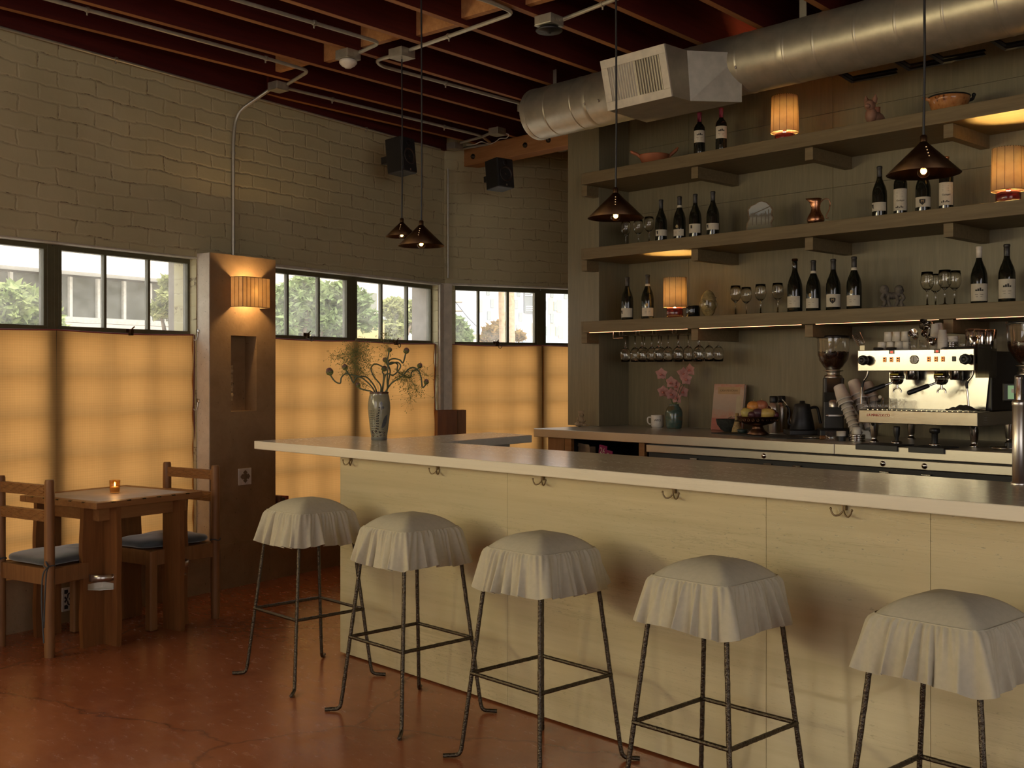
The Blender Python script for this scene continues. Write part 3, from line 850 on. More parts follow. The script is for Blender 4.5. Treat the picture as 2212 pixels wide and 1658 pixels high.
for j, (a, b) in enumerate(bays[:2]):
    o = curtain('ochre half curtain outside the picture', WLOC, WROT, a, b, yc, .30, 1.69, 20 + j)
# lacing rope along the curtain edges
for lab, loc, rz, x, y in (('dark red lacing cord hanging along the curtain edge by the pillar', WLOC, WROT, -.252, .132), ('dark red lacing cord hanging along the curtain edge by the corner post', WLOC, WROT, 2.352, .132)):
    m = M().tube([(x + .010*sin(z*3.3)+.005*sin(z*9), y, z) for z in [.32 + 1.37*i/60 for i in range(61)]], .0048, 6)
    tag(m.build('lacing_cord', plain('cord_red_' + str(int(x*10)), (.16, .06, .045), .8), loc=loc, rz=rz), lab, 'cord', 'lacing cords')
# hooks
def cur_hook(lab, p, rz):
    h = thing('curtain_hook', lab, 'hook', p, rz, 'steel curtain hooks')
    M().lathe([(.016, 0), (.016, .003), (.001, .004)], 14).build('plate', MT['steel'], h, rot=(0, -pi/2, 0))
    M().tube(smooth_path([(-.004, 0, -.008), (-.006, 0, -.035), (-.012, .004, -.055), (-.02, .010, -.06), (-.022, .016, -.05)], 4), .003, 6).build('hook_wire', MT['steel'], h)
for (px, py, where) in ((419, 715, 'upper steel curtain hook on the pale side of the pillar'), (420, 866, 'lower steel curtain hook on the pale side of the pillar')):
    s, z = ws_(px, py, -.11); cur_hook(where, wl(S0 - .0065, -.11, z), WROT)
for (px, py, where) in ((940, 734, 'upper steel curtain hook on the white corner post'), (940, 851, 'lower steel curtain hook on the white corner post')):
    s, z = ws_(px, py, -.13); cur_hook(where, wl(2.3715, -.155, z), WROT)
def latch(lab, p, rz, ring=True):
    l = thing('window_latch', lab, 'latch', p, rz, 'bronze window latches')
    M().box(-.03, .03, 0, .006, -.012, .012).tube([(0, -.004, .004), (.0, -.02, .010), (.012, -.03, .026)], .005, 6).box(-.012, .012, -.02, 0, -.03, .01).build('catch', MT['brass'], l, bevel=.001)
    if ring: M().torus((.028, -.022, -.032), .017, .003, 20, 6, 'y').build('pull_ring', MT['iron'], l)
for px, py, n, rg, lab in ((278, 714, -.14, False, 'bronze window latch above the curtain left of the pillar'), (660, 722, -.14, True, 'bronze window latch with ring just right of the pillar'), (851, 737, -.14, True, 'bronze window latch with ring above the flower vase')):
    s, z = ws_(px, py, n); latch(lab, wl(s, n + .012, z), WROT, rg)
pf_ = onpl(1070, 740, PC - N2*.045, N2); latch('bronze window latch with ring on the far window', pf_ + N2*.02, FROT)
# ---- wooden box round the foot of the corner post
c0 = onz(968, 1030, .88)
bxo = thing('wooden_box', 'reddish brown wooden box at the foot of the corner post', 'box', (PC.x, PC.y, 0), FROT - .12)
M().box(-.10, .075, -.15, -.04, LED, 1.125).build('box_body', MT['walnutz'], bxo, bevel=.004)
M().box(.078, .16, -.13, -.04, LED, 1.125).build('side_board', MT['chairw'], bxo, bevel=.003)
# ---- books on the ledge behind the pillar
for i, (s, w_, h_, c, wd) in enumerate(((.385, .022, .275, (.16, .08, .05), 'brown'), (.412, .026, .262, (.10, .09, .075), 'grey'), (.444, .03, .27, (.32, .07, .05), 'red'))):
    bk = thing('book', '%s book standing on the ledge beside the pillar' % wd, 'book', wl(s, -.06, LED), WROT, 'books beside the pillar')
    M().box(-w_/2, w_/2, -.075, .075, 0, h_).build('cover', plain('book_cover_%d' % i, c, .6), bk, bevel=.002)
    M().box(-w_/2 + .003, w_/2 - .003, -.07, .0765, .004, h_ - .004).build('pages', MT['paper'], bk)
# ---- sconce on the pillar
sn = thing('wall_sconce', 'lit parchment box sconce with stitched seams on the brown pillar', 'lamp', WLOC, WROT)
a = ws_(498, 598, 0); b2 = ws_(577, 602, .0); cs = ws_(527, 597, .105)
sz0, sz1 = 1.882, 2.082
sL, sR = a[0], a[0] + .255
pts = [(sL, -.002), (sL + .012, -.105), (sR, -.105), (sR + .004, -.002)]
shade = M()
for (p0, p1) in zip(pts[:-1], pts[1:]):
    shade.add([(p0[0], p0[1], sz0), (p1[0], p1[1], sz0), (p1[0], p1[1], sz1), (p0[0], p0[1], sz1)], [(0, 1, 2, 3)])
parch = N('parchment')
pn = parch.noise(parch.coord(), 14, 5, .6)
pc = parch.ramp(pn, [(.3, (.74, .60, .38)), (.7, (.90, .78, .55))])
parch.set(Base_Color=pc, Roughness=.6)
tr_ = parch.n('ShaderNodeBsdfTranslucent'); parch.l(pc, tr_.inputs[0]); mx_ = parch.n('ShaderNodeMixShader'); mx_.inputs[0].default_value = .65
parch.l(parch.b.outputs[0], mx_.inputs[1]); parch.l(tr_.outputs[0], mx_.inputs[2]); parch.l(mx_.outputs[0], parch.out.inputs[0])
MT['parch'] = parch.m; MT['seam'] = plain('seam_thread', (.16, .09, .035), .7)
shade.build('lamp_shade', MT['parch'], sn, solid=.0015)
sm = M()
for (p0, p1, n_) in ((pts[0], pts[1], 3), (pts[1], pts[2], 7)):
    for k in range(n_ + 1):
        x = p0[0] + (p1[0]-p0[0])*k/n_; y = p0[1] + (p1[1]-p0[1])*k/n_
        sm.box(x - .0009, x + .0009, y - .002, y + .002, sz0, sz1)
sm.tube([(p[0], p[1], sz1) for p in pts], .002, 5).tube([(p[0], p[1], sz0) for p in pts], .002, 5)
sm.build('stitching', MT['seam'], sn)
M().box(sL + .10, sL + .16, -.03, -.001, 1.95, 2.01).build('back_plate', MT['brass'], sn)
M().ball((sL + .13, -.05, 1.985), .02, 12, 8).build('light_bulb', glow('sconce_bulb', (1, .55, .2), 12), sn)
sl = bpy.data.lights.new('sconce_light', 'POINT'); sl.energy = 27; sl.color = (1, .62, .27); sl.shadow_soft_size = .022
so = bpy.data.objects.new('sconce_light', sl); so.location = wl(sL + .13, .055, 1.985); COL.objects.link(so)
# ---- carved figure in the niche and the two tiles
cf_ = thing('carved_figure', 'pale carved stone figure hanging in the pillar niche', 'sculpture', wl(.0, -nd, 1.37), WROT)
m = M()
rn = random.Random(5)
for k in range(4):
    z = -.12 + k*.062
    m.box(-.040, .040, -.022, -.0, z, z + .056)
    for q in range(7): m.ball((rn.uniform(-.03, .03), -.024, z + rn.uniform(.01, .048)), rn.uniform(.008, .016), 8, 6, (1, .6, 1))
m.build('relief', plain('pale_carved_stone', (.50, .37, .20), .85, var=.3, sc=40, bump=.5), cf_, bevel=.005)
def tile(lab, p, rz, size, cross):
    t = thing('ceramic_tile', lab, 'tile', p, rz)
    h = size/2
    M().box(-h, h, -.010, -.0005, -h, h).build('glazed_square', MT['white'], t, bevel=.0015)
    m = M()
    if cross:
        for k in range(4):
            m.T = Matrix.Rotation(k*pi/2, 4, 'Y')
            m.prism([(-.006, 0), (.006, 0), (.008, .018), (.02, .026), (.012, .034), (0, .044), (-.012, .034), (-.02, .026), (-.008, .018)], -.0115, -.0095, 'y')
        for k in range(4):
            m.T = Matrix.Rotation(k*pi/2 + pi/4, 4, 'Y')
            m.prism([(-.004, 0), (.004, 0), (.009, .018), (0, .026), (-.009, .018)], -.0115, -.0095, 'y')
    else:
        for k in range(4):
            m.T = Matrix.Rotation(k*pi/2 + pi/4, 4, 'Y')
            m.prism([(-.006, .05), (.006, .05), (.016, .062), (.008, .07), (0, .078), (-.008, .07), (-.016, .062)], -.0115, -.0095, 'y')
            m.prism([(-.022, .03), (-.006, .045), (.006, .045), (.022, .03), (.016, .028), (0, .038), (-.016, .028)], -.0115, -.0095, 'y')
            m.T = Matrix.Rotation(k*pi/2, 4, 'Y')
            m.prism([(-.005, .006), (.005, .006), (.011, .018), (0, .026), (-.011, .018)], -.0115, -.0095, 'y')
            m.prism([(-.02, .05), (-.004, .036), (.004, .036), (.02, .05), (.010, .056), (0, .046), (-.010, .056)], -.0115, -.0095, 'y')
    m.T = Matrix.Identity(4)
    m.build('painted_motif', plain('tile_ink', (.035, .03, .03), .3) if not cross else plain('tile_brown', (.20, .14, .08), .4), t)
tile('cream tile with a brown floral cross on the brown pillar', wl(.056, 0, .737), WROT, .112, True)
s_, z_ = ws_(150, 1292, .012)
tile('black and white patterned tile low on the ledge behind the table', wl(s_ + .015, .012, z_), WROT, .135, False)
# ================================================================ CEILING SERVICES
ZE = 3.386
def cpt(px, py, z=ZE): return onz(px, py, z)
def conduit(lab, pts, r=.0115, straps=(), fr=.07):
    t = thing('conduit', lab, 'conduit', pts[0], 0, 'steel conduits')
    o = Vector(pts[0])
    L = [Vector(p) - o for p in pts]
    M().tube(fillet(L, fr, 6), r, 10).build('pipe', MT['emt'], t)
    for i, u in straps:
        a, b = L[i], L[i+1]; c = a.lerp(b, u); d = (b - a).normalized()
        s = M(); s.cyl(c - d*.009, c + d*.009, r*1.35, None, 10)
        s.box(c.x - .008, c.x + .008, c.y - .008, c.y + .008, c.z, c.z + .014)
        n_ = d.cross(Vector((0, 0, 1))).normalized()
        e = c - n_*.004; s.cyl(e + Vector((0, 0, -r*1.2)), e + Vector((0, 0, -r*1.2 - .014)), .005, None, 8)
        s.build('strap_clamp', MT['galv'], t)
    return t
conduit('steel conduit bending to the junction box at the top of the brick wall', [cpt(-60, -46), cpt(590, 130), cpt(668, 153), cpt(622, 181)], straps=((0, .33), (0, .97)))
conduit('steel conduit under the joists from the wall box towards the corner speaker', [cpt(622, 191), cpt(1040, 293), cpt(1062, 310), cpt(960, 328), cpt(905, 324)], straps=((0, .2), (0, .78)))
conduit('short steel conduit linking two boxes near the timber beam', [cpt(995, 308), cpt(1040, 296), cpt(1058, 288)])
conduit('long steel conduit from the pendant box to the end of the round duct', [cpt(842, 122), cpt(812, 130), cpt(822, 142), cpt(1134, 226)], straps=((2, .42),))
conduit('steel conduit curving from the pendant box up past the frame top', [cpt(876, 111), cpt(1112, 28), cpt(1060, 4), cpt(930, -34)], straps=((0, .42),))
conduit('steel conduit looping to the box with the white dome detector', [cpt(430, -24), cpt(822, 92), cpt(766, 118)], straps=((0, .6),))
conduit('steel conduit to the box with the black round cover', [cpt(1203, 47), cpt(1360, -14)], straps=((0, .64),))
conduit('steel conduit behind the timber beam beside the shelf unit', [cpt(1128, 339, 3.38), cpt(1178, 323, 3.38), cpt(1260, 318, 3.38)])
# conduit dropping down the brick wall
s0, z0 = ws_(505, 556, -.10); s1, z1 = ws_(503, 320, -.10); s2, z2 = ws_(516, 250, -.10)
pb = cpt(590, 187)
conduit('steel conduit dropping down the brick wall to the top of the pillar', [wl(s0, -.105, 2.232), wl(s0, -.105, 3.02), wl(s0 + .02, -.10, 3.22), pb + Vector((0, 0, -.005))], straps=((0, .13), (0, .9)), fr=.12)
cw = [wl(-6.5, -.085, 3.352), wl(2.35, -.085, 3.352)]
conduit('thin conduit following the top of the white brick wall', cw, .009, [(0, (s + 6.5)/8.85) for s in (-.9, .25, 1.4)])
conduit('conduit running down the corner between the two brick walls', [PC + N2*.02 + D2*.0 + NL*.03 + Vector((0, 0, 3.2)), PC + N2*.02 + NL*.03 + Vector((0, 0, 2.26))], .010)
def jbox(lab, p, s=.10, h=.055, extra=None):
    t = thing('junction_box', lab, 'junction box', (p.x, p.y, ZJ - h - .004), JROT, 'steel junction boxes')
    M().box(-s/2, s/2, -s/2, s/2, .004, h).build('box_body', MT['galv'], t, bevel=.003)
    M().box(-s/2 - .001, s/2 + .001, -s/2 - .001, s/2 + .001, 0, .0035).build('cover_plate', MT['galv'], t, bevel=.001)
    k = M()
    for i in (-.028, 0, .028):
        k.lathe([(.009, 0), (.009, .0015), (.001, .0015)], 12, (0, 0, 0)) if False else k.cyl((-s/2 - .0012, i, h*.55), (-s/2, i, h*.55), .009, None, 12)
        k.cyl((i, -s/2 - .0012, h*.55), (i, -s/2, h*.55), .009, None, 12)
    k.build('knockout', MT['galv'], t)
    return t
jb = lambda px, py: cpt(px, py, ZJ - .03)
jbox('junction box where the wall conduit meets the joists', jb(601, 187))
pdet = jb(752, 119); jbox('junction box carrying the white dome detector', pdet, .11)
pbox = jb(868, 116); jbox('junction box that the smaller pendant hangs from', pbox, .115)
pblk = jb(1186, 46); jbox('junction box above the black round cover', pblk, .115)
jbox('junction box tucked against the end of the round duct', jb(1138, 232) , .10)
jbox('junction box left of the corner above the bolted beam end', jb(982, 316), .10)
jbox('junction box above the bolted beam with a looped white cable', jb(1074, 284), .10)
jbox('junction box behind the beam over the far speaker', jb(1112, 342), .11)
jbox('junction box behind the beam against the shelf unit', jb(1212, 318), .10)
d = thing('smoke_detector', 'white dome detector under a steel box', 'detector', (pdet.x, pdet.y, ZJ - .062))
M().lathe([(.050, 0), (.054, -.008), (.054, -.018), (.040, -.034), (.022, -.044), (.020, -.047), (.001, -.048)], 28, cap=False).build('dome', MT['white'], d)
M().lathe([(.040, .004), (.044, -.004)], 24).build('base_ring', MT['galv'], d)
d = thing('ceiling_cover', 'black round cover plate below a steel box near the duct hanger', 'cover plate', (pblk.x, pblk.y, ZJ - .062))
M().lathe([(.074, -.016), (.075, -.02), (.070, -.026), (.012, -.030), (.012, -.036), (.001, -.036)], 32).lathe([(.05, 0), (.06, -.016)], 24).build('disc', MT['black'], d)
# white cable
m = M().tube(smooth_path([cpt(1008, 313, 3.34), cpt(1025, 312, 3.32), cpt(1040, 306, 3.33), cpt(1058, 311, 3.33), cpt(1072, 305, 3.33), cpt(1080, 299, 3.33), cpt(1094, 298, 3.34), cpt(1099, 291, 3.35), cpt(1093, 288, 3.36)], 5), .004, 6)
tag(m.build('cable', MT['white']), 'thin white cable looping between two boxes above the beam', 'cable')
# ---- round duct
DY, DZ, DR = 5.36, 3.222, .172
xe = ony(1160, HY, DY).x
def alongx(prof, seg=48):
    m = M(); m.T = Matrix.Translation((0, DY, DZ)) @ Matrix.Rotation(pi/2, 4, 'Y')
    m.lathe(prof, seg); return m
du = thing('round_duct', 'long round galvanised duct hanging below the joists', 'duct')
m = alongx([(DR*.86, xe), (DR*.98, xe + .004), (DR, xe + .02), (DR, 3.3)])
m.build('duct_body', MT['galv'], du)
cr = M(); cr.T = Matrix.Translation((0, DY, DZ)) @ Matrix.Rotation(pi/2, 4, 'Y')
cr.lathe([(DR + .001, xe + .004), (DR + .003, xe + .02), (DR + .001, xe + .045)], 120, fn=lambda a, z: 1 + .008*(1 if int(a/(2*pi)*120) % 2 else 0))
cr.build('crimped_collar', MT['galv'], du)
for px, wd in ((1205, .01), (1262, .008), (1290, .022), (1500, .008), (1618, .01), (1712, .022), (1722, .008), (1786, .008), (1875, .008), (1962, .008), (2064, .008), (2178, .008)):
    x = ony(px, HY, DY - .02).x
    alongx([(DR, x - wd), (DR + .0018, x - wd*.5), (DR + .0018, x + wd*.5), (DR, x + wd)], 48).build('seam_ring', MT['galv'], du)
for px in (1300, 1330, 1600, 1625, 1550, 1520, 1450):
    x = ony(px, HY, DY).x
    for a in (-1.9, -1.2): M().ball((x, DY + (DR + .003)*sin(a), DZ + (DR + .003)*-abs(cos(a))), .006, 8, 6).build('screw', MT['steelp'], du)
for (pts, lab) in ((((1199, 124), (1197, 192)), 'a'), (((1735, 3), (1735, 40)), 'b')):
    x = ony(pts[1][0], HY, DY).x
    M().box(x - .022, x + .022, DY - .004, DY + .004, DZ + DR - .004, ZJ + (.1 if lab == 'a' else .2)).build('hanger_strap', MT['galv'], du, bevel=.001)
# ---- supply register
rg = thing('supply_register', 'boxy air supply register with a white louvred grille on the round duct', 'register')
YF, YG = 4.80, 4.87
A, B = ony(1301, 131, YF), ony(1441, 93, YF); A_, B_ = ony(1313, 241, YG), ony(1450, 208, YG)
zt_ = (A.z + B.z)/2; zb_ = (A_.z + B_.z)/2
X0, X1 = (A.x + A_.x)/2, (B.x + B_.x)/2
Yc = onx(1484, HY, X1).y; D_ = ony(1580, 84, 5.16)
m = M()
def P(x, y, t): return (x, y, (zt_ if t else zb_))
tp_ = [(X0, YF), (X1, YF), (X1, Yc), (D_.x, 5.26), (X0 - .04, 5.26)]
bt_ = [(X0, YG), (X1, YG), (X1, Yc + .03), (D_.x, 5.26), (X0 - .04, 5.26)]
v = [P(x, y, 1) for x, y in tp_] + [P(x, y, 0) for x, y in bt_]
m.add(v, [(0,1,2,3,4), (9,8,7,6,5)] + [(i+1, i, i+5, (i+1)%5+5) if i < 4 else (0, 4, 9, 5) for i in range(5)])
rb = m.build('register_box', MT['galv'], rg)
bm = bmesh.new(); bm.from_mesh(rb.data); bmesh.ops.recalc_face_normals(bm, faces=bm.faces); bm.to_mesh(rb.data); bm.free()
gw, gh = X1 - X0, hypot(zt_ - zb_, YG - YF)
Gt = Matrix.Translation(((X0 + X1)/2, (YF + YG)/2, (zt_ + zb_)/2)) @ Matrix.Rotation(atan2(YG - YF, zt_ - zb_), 4, 'X')
m = M(); m.T = Gt
bw = .048
m.box(-gw/2, gw/2, -.012, 0, gh/2 - bw, gh/2).box(-gw/2, gw/2, -.012, 0, -gh/2, -gh/2 + bw).box(-gw/2, -gw/2 + bw, -.012, 0, -gh/2 + bw, gh/2 - bw).box(gw/2 - bw, gw/2, -.012, 0, -gh/2 + bw, gh/2 - bw)
m.build('grille_frame', MT['white_wood'], rg, bevel=.0015)
m = M(); m.T = Gt
nl_ = 20
for i in range(nl_):
    x = -gw/2 + bw + (gw - 2*bw)*(i + .5)/nl_
    a_, b_ = (x - .006, x + .002) if i < 10 else (x + .003, x - .004)
    m.add([(a_, -.009, -gh/2 + bw), (b_, .008, -gh/2 + bw), (b_, .008, gh/2 - bw), (a_, -.009, gh/2 - bw), (a_ + .003, -.0095, -gh/2 + bw), (b_ + .003, .0075, -gh/2 + bw), (b_ + .003, .0075, gh/2 - bw), (a_ + .003, -.0095, gh/2 - bw)], [(0,1,2,3), (7,6,5,4), (0,3,7,4), (1,5,6,2)])
for j in range(7):
    z = -gh/2 + bw + (gh - 2*bw)*(j + .5)/7
    m.box(-gw/2 + bw, gw/2 - bw, .010, .013, z - .002, z + .002)
m.build('louvre_blades', MT['white_wood'], rg)
m = M(); m.T = Gt; m.box(-gw/2 + bw*.8, gw/2 - bw*.8, -.001 + .022, .024, -gh/2 + bw*.8, gh/2 - bw*.8).build('dark_throat', MT['dark'], rg)
# ---- angle brackets behind the duct
for px, lab in ((1845, 'small dark angle bracket under the duct near the parchment lamp'), (1968, 'dark angle bracket under the duct left of the bronze pendant cord'), (2040, 'dark pipe bracket under the duct right of the bronze pendant cord'), (2175, 'wide dark angle bracket under the duct at the right edge')):
    x = ony(px, HY, 5.62).x
    t = thing('angle_bracket', lab, 'bracket', (x, 5.6, 3.1), 0, 'dark brackets behind the duct')
    M().tube([(-.16, -.16, .12), (0, 0, -.02), (.0, .50, .12)], .010, 4, False).tube([(-.16, -.16, .10), (0, 0, -.04), (.0, .50, .10)], .010, 4, False).build('bracket_arm', MT['black'], t)
# ---- speakers
def speaker(lab, px, py, w, h, th, dirn):
    c = _o + ray(px, py) * w
    v = Vector((c.x, c.y, 0)).normalized()
    n = Matrix.Rotation(-th, 3, 'Z') @ Vector((-v.x, -v.y, 0)) if False else Matrix.Rotation(th, 3, 'Z') @ Vector((-v.x, -v.y, 0))
    rz = atan2(n.y, n.x) + pi/2
    s = thing('loudspeaker', lab, 'loudspeaker', (c.x, c.y, c.z - h/2), rz, 'black loudspeakers', rot=None)
    s.rotation_euler = (radians(-6), 0, rz)
    wd = .165; dp = .15
    M().box(-wd/2, wd/2, 0, dp, 0, h).build('cabinet', MT['black'], s, bevel=.006)
    M().box(-wd/2 + .004, wd/2 - .004, -.006, 0, .004, h - .004).build('baffle', MT['rubber'], s, bevel=.004)
    m = M(); m.T = Matrix.Translation((0, -.006, h*.46)) @ Matrix.Rotation(pi/2, 4, 'X')
    m.lathe([(.062, 0), (.064, .005), (.058, .007), (.052, .003), (.030, -.012)], 28, cap=False).lathe([(.030, -.012), (.022, -.004), (.001, .003)], 24, cap=False)
    m.build('woofer', plain('woofer_cone', (.035, .024, .018), .5), s)
    m = M(); m.T = Matrix.Translation((0, -.006, h*.84)) @ Matrix.Rotation(pi/2, 4, 'X')
    m.lathe([(.022, 0), (.022, .003), (.012, .001), (.001, .006)], 20, cap=False).build('tweeter', MT['black'], s)
    M().box(-.006, .006, -.008, -.006, .012, .026).build('badge', MT['steel'], s)
    M().box(-.02, .02, dp, dp + .10, h*.4, h*.6).build('wall_mount', MT['black'], s)
    return s
speaker('black loudspeaker hung on the left brick wall near the corner', 886, 333, 8.25, .262, radians(52), 1)
speaker('black loudspeaker hung on the far brick wall under the beam', 1094, 372, 8.75, .235, radians(40), 1)
# ---- pendant lamps
def pendant(lab, x, y, zr, dia, ztop, bulbE, drop=0):
    p = thing('pendant_lamp', lab, 'pendant lamp', (x, y, zr), 0, 'bronze cone pendants')
    r = dia/2; h = r*.86
    m = M().lathe([(r, 0), (r*.12, h), (r*.10, h + .004)], 48, cap=False)
    sh = m.build('cone_shade', [MT['brass']], p, solid=.0016)
    dots = M()
    for k in range(4):
        u = .18 + .12*k
        a = -pi/2 - .2 + .9
        rr = r*(1 - .88*(1 - u)) + .0015
        dots.ball((rr*cos(a), rr*sin(a), h*(1 - u)), .0024*r/.12, 6, 5)
    dots.build('vent_dots', glow('vent_dot', (1, .6, .25), .5), p)
    M().lathe([(.012, 0), (.012, .02), (.008, .024), (.001, .024)], 16).build('cap', MT['brass'], p, loc=(0, 0, h + .004))
    M().lathe([(.010, h*.26), (.013, h*.36), (.014, h*.92)], 14).build('lamp_socket', MT['brass'], p)
    M().ball((0, 0, h*.10), r*.19, 16, 10).build('light_bulb', glassy('bulb_glass', (1, .8, .5)), p)
    M().ball((0, 0, h*.08), r*.075, 10, 8).build('filament', MT['bulb'], p)
    M().tube([(0, 0, h + .026), (.004, 0, h + .3), (0, .003, (ztop - zr)*.6), (0, 0, ztop - zr)], .0045, 8).build('cord', MT['black'], p)
    l = bpy.data.lights.new('pendant_light', 'POINT'); l.energy = bulbE*1.6; l.color = (1, .55, .22); l.shadow_soft_size = .012
    o = bpy.data.objects.new('pendant_light', l); o.location = (x, y, zr + h*.10); COL.objects.link(o)
    return p
YP = 3.55
pv = []
for px, py, lab in ((910, 531, 'larger of the two bronze cone pendants hanging together over the bar end'), (1330, 471, 'bronze cone pendant hanging in front of the lowest wine glasses, middle of the bar'), (1995, 376, 'bronze cone pendant with a clear bulb at the right, largest in view')):
    q = ony(px, py, YP); pendant(lab, q.x, YP, q.z, .24, ZJ, .7)
dz = pbox; w_ = (dz - _o).dot(_f); q = _o + ray(868, 511)*w_
pendant('smaller bronze cone pendant hanging from a steel box near the flower vase', dz.x, dz.y, q.z, .196, ZJ - .062, .6)
# ================================================================ BACK BAR
YW = 6.33
m = M(); xx = [-5.465, -4.9, -3.75, -2.45, -1.15, .15, 1.45, 3.42]
for a, b in zip(xx[:-1], xx[1:]):
    for z0, z1 in ((0, 2.62), (2.622, 3.10), (3.102, 3.395)):
        m.box(a + .001, b - .001, YW, YW + .06, z0, z1)
struct('wall_bar', m, MT['oak'], 'dark oak panelled wall behind the bar shelves')
o = M().box(-5.78, -5.465, 6.0, 6.39, 1.0501, 3.395).build('end_panel', MT['oak'], bevel=.003)
tag(o, 'tall dark oak end post closing the left side of the shelves', 'panel')
SH = {1: 2.877, 2: 2.335, 3: 1.810}
XL, XR, YS = ony(1255, HY, 5.83).x, .9, 5.83
for k, lab in ((1, 'top oak shelf with two bottles and a lit lamp'), (2, 'middle oak shelf with copper pitcher and painted stone'), (3, 'lowest oak shelf with hanging glasses underneath')):
    z = SH[k]
    s = thing('wall_shelf', lab, 'shelf', (0, 0, z), 0, 'thick oak shelves')
    M().box(XL, -5.4655, YS, 5.9995, -.080, 0).box(-5.4655, XR, YS, YW - .0005, -.080, 0).build('shelf_board', MT['oakx'], s, bevel=.002)
    for xr in (-5.465, -4.47, -3.613, -2.748, -1.885, -1.016, -.15):
        M().box(xr - .055, xr - .0005, 5.872, YW - .001 if xr > -5.4 else 5.9995, -.156, -.0805).build('shelf_bracket', MT['oakx'], s, bevel=.0015)
    if k == 3:
        for a, b in ((-5.44, -4.53), (-4.46, -3.67), (-3.60, -2.81), (-2.74, -1.95), (-1.87, -1.08)):
            M().box(a + .02, b - .01, 5.848, 5.854, -.0818, -.0805).build('light_strip', MT['led'], s)
# ---- steel counter
ct = thing('steel_counter', 'long stainless steel back counter under the oak shelves', 'counter', (0, 5.43, 1.05))
xm = ony(1802, HY, 5.43).x
xl = ony(1157, HY, 5.43).x - .02
M().box(xl, xm - .0008, 0, .8995, -.058, 0).box(xm + .0008, .9, 0, .8995, -.058, 0).build('counter_top', MT['steel'], ct, bevel=.003)
# ---- wooden cabinet below
X = lambda px, y=5.47: ony(px, HY, y).x
cb = thing('wooden_cabinet', 'open wooden cabinet under the left end of the steel counter', 'cabinet', (0, 5.46, 0))
za = .9915
M().box(X(1186), X(1221), .0, .03, .0, za).build('side_stile', MT['chairw'], cb, bevel=.002)
M().box(X(1222), X(1236), .0, .03, .0, za).build('side_stile', MT['walnut'], cb, bevel=.002)
M().box(X(1382), X(1394), .0, .03, .0, za).build('side_stile', MT['walnut'], cb, bevel=.002)
M().box(X(1236), X(1382), .0, .03, .0, .55).build('door', MT['chairw'], cb)
M().box(X(1186), X(1394), .031, .72, .0, .78).box(X(1186), X(1222), .031, .72, .78, za).box(X(1382), X(1394), .031, .72, .78, za).box(X(1222), X(1382), .70, .72, .78, za).build('carcass', MT['dark'], cb)
bg = thing('paper_bag', 'folded brown paper bag inside the open cabinet', 'bag', (X(1263, 5.6), 5.62, .781))
M().prism([(-.06, 0), (.06, 0), (.056, .15), (-.052, .155)], -.03, .03, 'y').build('bag_body', plain('kraft_paper', (.42, .27, .15), .8), bg, bevel=.002)
M().prism([(-.055, .150), (.057, .146), (.05, .165), (-.05, .172)], -.033, -.028, 'y').build('folded_top', plain('kraft_paper_b', (.46, .31, .18), .8), bg)
mag = plain('magenta_plastic', (.30, .015, .10), .4)
for px, num, dzz, lab in ((1301, '26', .05, 'magenta number tag reading 26 in the open cabinet'), (1316, '2', .02, 'magenta number tag with a figure two in the open cabinet')):
    tg = thing('number_tag', lab, 'tag', (X(px, 5.55), 5.55 if num == '26' else 5.535, .85 + dzz), 0, 'magenta number tags', rot=(0, radians(8), 0))
    M().box(-.036, .036, 0, .008, -.06 , .052).build('plate', mag, tg, bevel=.004)
    text('numerals', num, .058, MT['white'], tg, (0, -.0008, .012), sx=.9)
m = M().box(-.12, .12, -.06, .06, 0, .055 + .0).build('shelf_box', MT['walnut'], loc=(X(1308, 5.6), 5.6, .7812))
tag(m, 'low wooden box standing under the magenta tags in the cabinet', 'box')
# ---- under-counter fridge
fr = thing('undercounter_fridge', 'stainless undercounter fridge with dark door gaskets below the counter', 'fridge', (0, 5.45, 0))
xa, xb = X(1400), .88
M().box(xa, xb, .03, .75, .0, .985).build('fridge_body', plain('fridge_grey', (.10, .10, .10), .5), fr)
M().box(xa, xb, .0, .0295, .935, .983).build('top_rail', MT['steel'], fr, bevel=.004)
M().box(xa + .02, xb, .008, .0295, .905, .932).build('door_gasket', MT['rubber'], fr)
dx = [xa + .02, X(1660), X(1905), X(2110), X(2330)]
for a, b in zip(dx[:-1], dx[1:]):
    M().box(a + .004, b - .004, -.012, .0295, .10, .899).build('fridge_door', MT['black'], fr, bevel=.003)
for px in (1650, 1907, 1997):
    M().lathe([(.015, 0), (.015, .003), (.009, .006), (.001, .007)], 16).build('rail_screw', MT['steelp'], fr, loc=(X(px, 5.45), 0, .957), rot=(pi/2, 0, 0))
for px in (1500, 1660, 1723, 1912, 2002):
    m = M().box(-.026, .026, -.012, .008, 0, .009).box(-.014, .014, -.022, .0, -.008, 0).cyl((-.026, -.008, .004), (.026, -.008, .004), .005, None, 8)
    m.build('hinge', MT['steelp'], fr, loc=(X(px, 5.45), 0, .908), bevel=.001)
